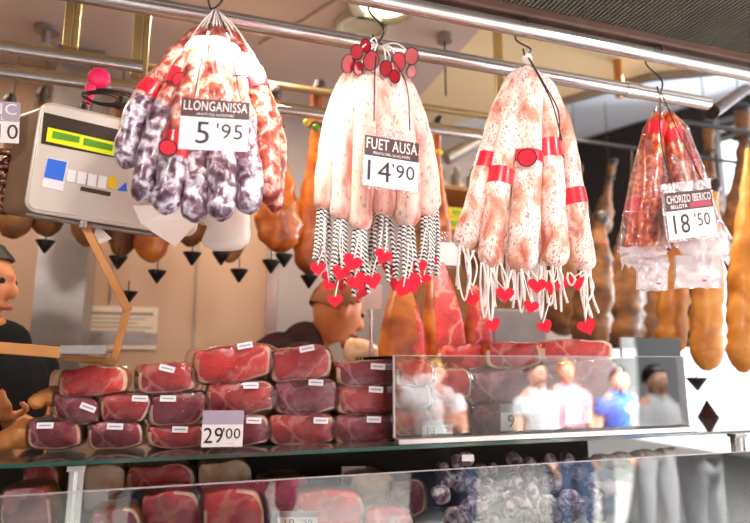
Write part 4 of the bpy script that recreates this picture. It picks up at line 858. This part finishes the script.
sign(P(462, 454, 1.3), P(474, 454, 1.3), P(462, 461, 1.3), 'tiny white label above the grey salami heap', None, None, name='price_label')

# ------------------------------------------------------------------ people
def skinmesh(verts, edges, radii, lvl=1, root=0):
    me = bpy.data.meshes.new('s'); me.from_pydata(verts, edges, []); o = bpy.data.objects.new('s', me); C.objects.link(o)
    o.modifiers.new('s', 'SKIN').use_smooth_shade = True
    for i, d in enumerate(me.skin_vertices[0].data):
        r = radii[i]; d.radius = r if isinstance(r, tuple) else (r, r); d.use_root = (i == root)
    o.modifiers.new('u', 'SUBSURF').levels = lvl
    dg = bpy.context.evaluated_depsgraph_get(); out = bpy.data.meshes.new_from_object(o.evaluated_get(dg)); bpy.data.objects.remove(o); return out
def remesh(bm, vox):
    me = bpy.data.meshes.new('r'); bmesh.ops.triangulate(bm, faces=bm.faces); bm.to_mesh(me); bm.free(); o = bpy.data.objects.new('r', me); C.objects.link(o)
    r = o.modifiers.new('r', 'REMESH'); r.mode = 'VOXEL'; r.voxel_size = vox; s = o.modifiers.new('m', 'SMOOTH'); s.factor = .5; s.iterations = 3
    dg = bpy.context.evaluated_depsgraph_get(); out = bpy.data.meshes.new_from_object(o.evaluated_get(dg)); bpy.data.objects.remove(o)
    b = bmesh.new(); b.from_mesh(out); seen = set(); best = []
    for v0 in b.verts:
        if v0 in seen: continue
        st = [v0]; comp = []; seen.add(v0)
        while st:
            q = st.pop(); comp.append(q)
            for e_ in q.link_edges:
                w_ = e_.other_vert(q)
                if w_ not in seen: seen.add(w_); st.append(w_)
        if len(comp) > len(best): best = comp
    bs = set(best); bmesh.ops.delete(b, geom=[v0 for v0 in b.verts if v0 not in bs], context='VERTS'); return b
def chain(bm, pts, rads):
    me = skinmesh([tuple(p) for p in pts], [(i, i+1) for i in range(len(pts)-1)], rads); bm.from_mesh(me)
def headmesh(bm, c, R):
    """R maps head space (x right, y forward, z up) to world"""
    r_ = bmesh.ops.create_uvsphere(bm, u_segments=28, v_segments=20, radius=1)
    for v_ in r_['verts']:
        x, y, z = v_.co; q = V((x*.076, y*.096, z*.118))
        if z < 0: q.x *= 1+z*.32; q.y *= 1+z*.18; q.y += -z*.012
        if y > .4: q.y -= .006*(1-abs(x))
        if y > 0 and abs(x) > .18 and abs(x) < .62 and .0 < z < .3: q.y -= .012                 # sockets
        v_.co = c+R@q
    for off, r2, s in ((V((0, .098, -.012)), .015, (.9, 1.2, 1.5)), (V((0, .092, .022)), .010, (.8, 1, 2.2)), (V((0, .088, -.056)), .014, (1.6, .7, .6)), (V((0, .078, -.098)), .022, (1, .8, .8)), (V((.077, -.005, -.008)), .022, (.4, .8, 1.4)), (V((-.077, -.005, -.008)), .022, (.4, .8, 1.4))):
        r_ = bmesh.ops.create_uvsphere(bm, u_segments=12, v_segments=8, radius=r2)
        for v_ in r_['verts']: q = V((v_.co.x*s[0], v_.co.y*s[1], v_.co.z*s[2]))+off; v_.co = c+R@q
def hand(bm, w, d, side, curl=.5):
    """w wrist, d pointing direction, side = thumb side direction"""
    d = d.normalized(); side = (side-d*side.dot(d)).normalized(); nn = d.cross(side).normalized()
    chain(bm, [w, w+d*.04, w+d*.085], [(.026, .020), (.036, .016), (.038, .014)])
    for k, (off, L) in enumerate(((.028, .070), (.010, .080), (-.009, .074), (-.027, .058))):
        p0 = w+d*.07+side*off; pts = [p0]; a = 0
        for s in (.45, .3, .25): a += curl*.7; pts.append(pts[-1]+(d*math.cos(a)+nn*math.sin(a))*L*s*1.15)
        chain(bm, pts, [.0095, .009, .008, .007])
    chain(bm, [w+d*.025+side*.02, w+d*.05+side*.052, w+d*.08+side*.062, w+d*.1+side*.055+nn*.01], [.012, .011, .010, .008])
def human(label, J, fwd, shirt, hair='hair', skin='skin', pants='jeans', vox=.008, sleeve=.5, look=None, tilt=0, long=False, longhair=False, emblem=False):
    """J: world positions of joints"""
    base_ = V(((J['ankL'].x+J['ankR'].x)/2, (J['ankL'].y+J['ankR'].y)/2, 0))
    t = thing('person', label, 'person', base_)
    hf = (look or fwd).normalized(); hx = hf.cross(Z).normalized(); hz = hx.cross(hf).normalized(); R = Matrix((hx, hf, hz)).transposed()
    up = (J['head']-J['neck']).normalized()
    names = ['pelvis', 'waist', 'chest', 'neck', 'shL', 'elL', 'wrL', 'shR', 'elR', 'wrR', 'hipL', 'knL', 'ankL', 'toeL', 'hipR', 'knR', 'ankR', 'toeR', 'nk2']
    J['waist'] = J['pelvis'].lerp(J['chest'], .5); J['nk2'] = J['head']-up*.05
    J['toeL'] = J['ankL']+fwd*.16-Z*.04; J['toeR'] = J['ankR']+fwd*.16-Z*.04
    rad = dict(pelvis=.135, waist=.12, chest=.135, neck=.056, nk2=.052, shL=.066, shR=.066, elL=.043, elR=.043, wrL=.028, wrR=.028, hipL=.095, hipR=.095, knL=.06, knR=.06, ankL=.042, ankR=.042, toeL=.035, toeR=.035, nb=.075)
    J['nb'] = J['chest'].lerp(J['neck'], .8)
    def limbs(bm, sets, g):
        for st in sets:
            vv = [tuple(J[n_]) for n_ in st]; bm.from_mesh(skinmesh(vv, [(i, i+1) for i in range(len(st)-1)], [(rad[n_]+g)*(1.3 if n_ in ('pelvis', 'waist', 'chest') else 1) for n_ in st], 2))
        if any('chest' in st for st in sets):                # shoulder girdle
            bm.from_mesh(skinmesh([tuple(J[n_]) for n_ in ('shL', 'nb', 'shR')], [(0, 1), (1, 2)], [.06+g, .075+g, .06+g], 2))
            for s_ in 'LR': bm.from_mesh(skinmesh([tuple(J['sh'+s_]), tuple(J['chest'])], [(0, 1)], [.07+g, .12+g], 2))
    bm = bmesh.new(); limbs(bm, [('pelvis', 'waist', 'chest'), ('nb', 'neck', 'nk2')] + [('sh'+q, 'el'+q, 'wr'+q) for q in 'LR'] + [('pelvis', 'hip'+q, 'kn'+q, 'ank'+q, 'toe'+q) for q in 'LR'], 0)
    bm.from_mesh(skinmesh([tuple(J['nk2']-up*.04), tuple(J['head']-up*.03)], [(0, 1)], [.055, .05], 2))
    headmesh(bm, J['head'], R)
    for s in 'LR':
        d = J['wr'+s]-J['el'+s]; hand(bm, J['wr'+s]-d.normalized()*.015, d, fwd+V((.01, 0, .3)), .45)
    obj('body', remesh(bm, vox), skin, t)
    for s in 'LR': J['sl'+s] = J['sh'+s].lerp(J['el'+s], .75) if not long else J['el'+s].lerp(J['wr'+s], .9); rad['sl'+s] = (.055 if not long else .038)
    bm = bmesh.new(); rad['nb'] = .095; limbs(bm, [('pelvis', 'waist', 'chest', 'nb')] + [('sh'+q, 'el'+q, 'sl'+q) if long else ('sh'+q, 'sl'+q) for q in 'LR'], .014); obj('shirt', remesh(bm, vox), shirt, t)
    bm = bmesh.new(); limbs(bm, [('pelvis', 'hip'+q, 'kn'+q, 'ank'+q) for q in 'LR'], .012); obj('trousers', remesh(bm, vox), pants, t)
    # hair cap
    bm = bmesh.new(); r_ = bmesh.ops.create_uvsphere(bm, u_segments=28, v_segments=20, radius=1); kill = []
    for v_ in r_['verts']:
        x, y, z = v_.co
        if z < -.05-.25*(y < -.1)+.75*max(0, y) and not (longhair and y < .1 and z > -.9): kill.append(v_)
        q = V((x*.086, y*.104, z*.127)); 
        if longhair and z < 0 and y < .1: q.z *= 1.5
        v_.co = J['head']+R@(q+V((0, -.004, .004)))+V((1, 1, 1))*noise.noise(q*60)*.004
    bmesh.ops.delete(bm, geom=kill, context='VERTS'); r2 = bmesh.ops.solidify(bm, geom=bm.faces[:], thickness=.008); obj('hair', bm, hair, t)
    for s in (-1, 1):
        b = B(); ball(b, J['head']+R@V((s*.031, .080, .016)), .009, 1, 1, 1, 10); obj('eye', b, 'eye', t)
    b = B(); q = J['head']+R@V((0, .0945, -.058)); r_ = bmesh.ops.create_uvsphere(b, u_segments=12, v_segments=8, radius=1)
    for v_ in r_['verts']: v_.co = q+R@V((v_.co.x*.024, v_.co.y*.006, v_.co.z*.007))
    obj('mouth', b, 'lips', t)
    if emblem:
        b = B(); q = J['chest']+fwd*.16; rr = fwd.cross(Z).normalized(); prism(b, [q+rr*.05, q+Z*.06, q-rr*.05, q-Z*.05], fwd*.01); obj('shirt_print', b, 'whitec', t, False)
    return t
def standing(head, fwd, H=None, arms='down', lean=V((0, 0, 0))):
    """joints of a figure standing on the floor under its head centre"""
    fwd = fwd.normalized(); rt = fwd.cross(Z).normalized(); top = head.z+.118; k = top/1.72; h = V((head.x, head.y, 0))-lean
    J = dict(head=head.copy(), neck=head-Z*.19*k-fwd*.02-lean*.05, chest=h+lean*.6+Z*1.30*k, pelvis=h+Z*.95*k)
    for s, g in (('L', -1), ('R', 1)):
        J['sh'+s] = J['chest']+rt*g*.18*k+Z*.10*k; J['hip'+s] = J['pelvis']+rt*g*.09-Z*.06; J['kn'+s] = h+rt*g*.10+Z*.49*k+fwd*.02; J['ank'+s] = h+rt*g*.11+Z*.09
        J['el'+s] = J['sh'+s]+rt*g*.07-Z*.28*k-fwd*.02; J['wr'+s] = J['el'+s]-Z*.22*k+fwd*.08+rt*g*.01
        if arms == 'bent': J['wr'+s] = J['el'+s]+fwd*.22+Z*.05-rt*g*.08
    return J
# vendor at far left, face turned to the right, black shirt
f = V((1, -.35, 0)).normalized()
hp = P(-22, 284, 1.93)
J = standing(hp, f); J['elL'] = P(32, 432, 1.93); J['wrL'] = P(8, 418, 1.76); J['shL'] = P(34, 350, 2.0); J['shR'] = P(-70, 356, 1.9); J['chest'] = P(-8, 372, 1.96); J['neck'] = P(-16, 330, 1.94)
J['wrR'] = P(-60, 430, 1.75); J['elR'] = P(-100, 420, 1.85)
human('dark-haired person in a black shirt behind the counter at the left edge', J, f, 'blackc', look=V((1, -.25, -.1)), vox=.007)
# vendor in maroon bending to the right
f = V((1, -.1, 0)).normalized()
hp = P(338, 310, 2.0); J = standing(hp, f, lean=V((.28, 0, 0)))
J['chest'] = P(288, 366, 2.06); J['neck'] = P(318, 336, 2.04); J['shR'] = P(290, 346, 1.95); J['shL'] = P(296, 342, 2.2); J['elR'] = P(318, 398, 1.86); J['wrR'] = P(350, 376, 1.80); J['elL'] = P(340, 386, 2.2); J['wrL'] = P(372, 366, 2.1)
human('person in a dark maroon shirt bending forward behind the ham stack, facing right', J, f, 'maroonc', 'brownhair', look=V((1, .15, -.45)), vox=.007)
# shoppers in the street, seen mirrored in the glass
def mirror(px, py, d, Yp):
    p = PD(px, py, d); p.y = 2*Yp-p.y; return p
for px, py, d, Yp, shirt, hair, lab, kw in (
 (436, 373, 5.2, YG, 'whitec', 'blond', 'person with fair short hair in a white top in the aisle', dict(skin='skin2')),
 (536, 374, 4.9, YG, 'whitec', 'hair', 'person with dark hair in a white shirt standing in the market aisle', dict(skin='skin2')),
 (566, 372, 5.7, YG, 'palepink', 'blond', 'person in a pale pink shirt beside the one in white in the aisle', dict(skin='skin2')),
 (620, 380, 5.4, YG, 'bluec', 'hair', 'person in a blue shirt with a white print in the aisle', dict(skin='skin2', emblem=True, pants='whitec')),
 (655, 380, 4.6, YG, 'whitec', 'hair', 'person in white clothes at the far right of the aisle', dict(skin='skin2', long=True, pants='whitec')),
 (238, 366, 2.7, 1.14, 'pinkc', 'blond', 'person in a bright pink top standing close in front of the counter', dict(skin='skin2', long=True)),
 (172, 372, 3.1, 1.14, 'whitec', 'hair', 'person in a long-sleeved white shirt left of the pink one', dict(skin='skin2', long=True)),
 (438, 352, 3.4, 1.14, 'whitec', 'hair', 'tall person in a white shirt in the middle of the aisle', dict(skin='skin2'))):
    hp = mirror(px, py, d, Yp); f = V((random.uniform(-.5, .5), 1, 0)).normalized()
    human(lab, standing(hp, f, arms=random.choice(['down', 'bent'])), f, shirt, hair, vox=.012, **kw)

# ------------------------------------------------------------------ light
w = bpy.data.worlds.new('world'); bpy.context.scene.world = w; w.use_nodes = True; nt = w.node_tree; N = nt.nodes; L = nt.links; bg = N['Background']
tc = N.new('ShaderNodeTexCoord'); sx = N.new('ShaderNodeSeparateXYZ'); L.new(tc.outputs['Generated'], sx.inputs[0])
r = N.new('ShaderNodeValToRGB'); e = r.color_ramp.elements
L.new(sx.outputs['X'], r.inputs[0]); e[0].position = .45; e[0].color = (.17, .15, .14, 1); e[1].position = .75; e[1].color = (1.0, 1.0, 1.0, 1)
L.new(r.outputs[0], bg.inputs[0]); bg.inputs[1].default_value = 1.9
def area(name, loc, tgt, size, power, col, shape='DISK'):
    l = bpy.data.lights.new(name, 'AREA'); l.shape = shape; l.size = size; l.energy = power; l.color = col; o = bpy.data.objects.new(name, l); C.objects.link(o); o.location = loc
    o.rotation_euler = (V(tgt)-V(loc)).to_track_quat('-Z', 'Y').to_euler()
    if name == 'aisle_fill': l.spread = math.radians(75 if loc[0] < 2 else 110)
area('downlight_lamp', q1-Z*.04, q1-Z, .2, 5, (1, .86, .66))
for i, x in enumerate((-1.0, .2, 1.9)): area('stall_lamp', (x, 2.0, HC-.05), (x, 2.0, 0), .3, 13, (1, .84, .66))
for i, x in enumerate((-.8, .3, 1.4)): area('awning_spot', (x, .34, zb-.01), (x+.2, 1.2, 1.60), .22, (6.5, 7.5, 9)[i], (1, .93, .88))
for i, (x, y, pw) in enumerate(((-.8, -.9, 90), (1.4, -.9, 190), (3.4, .3, 480), (5.2, .4, 760))): area('aisle_fill', (x, y, 3.9), (x+.2, y-2.1, 0), .7, pw, (.96, .98, 1))  # unseen fill lights, added to brighten the mirrored shoppers and paving
area('hall_fill', (5.6, 2.2, 2.2), (2.6, 3.4, 2.9), 1.2, 160, (.86, .93, 1))  # unseen fill light, added to lift the hall ceiling
area('hall_fill', (6.5, 1.0, 3.8), (4.5, 2.5, 0), 1.5, 260, (.9, .95, 1))  # second added fill, brightens the floor beyond the right end
s = bpy.context.scene; s.view_settings.view_transform = 'Standard'; s.view_settings.look = 'None'; s.view_settings.gamma = 1; s.view_settings.use_curve_mapping = False; s.view_settings.exposure = .32
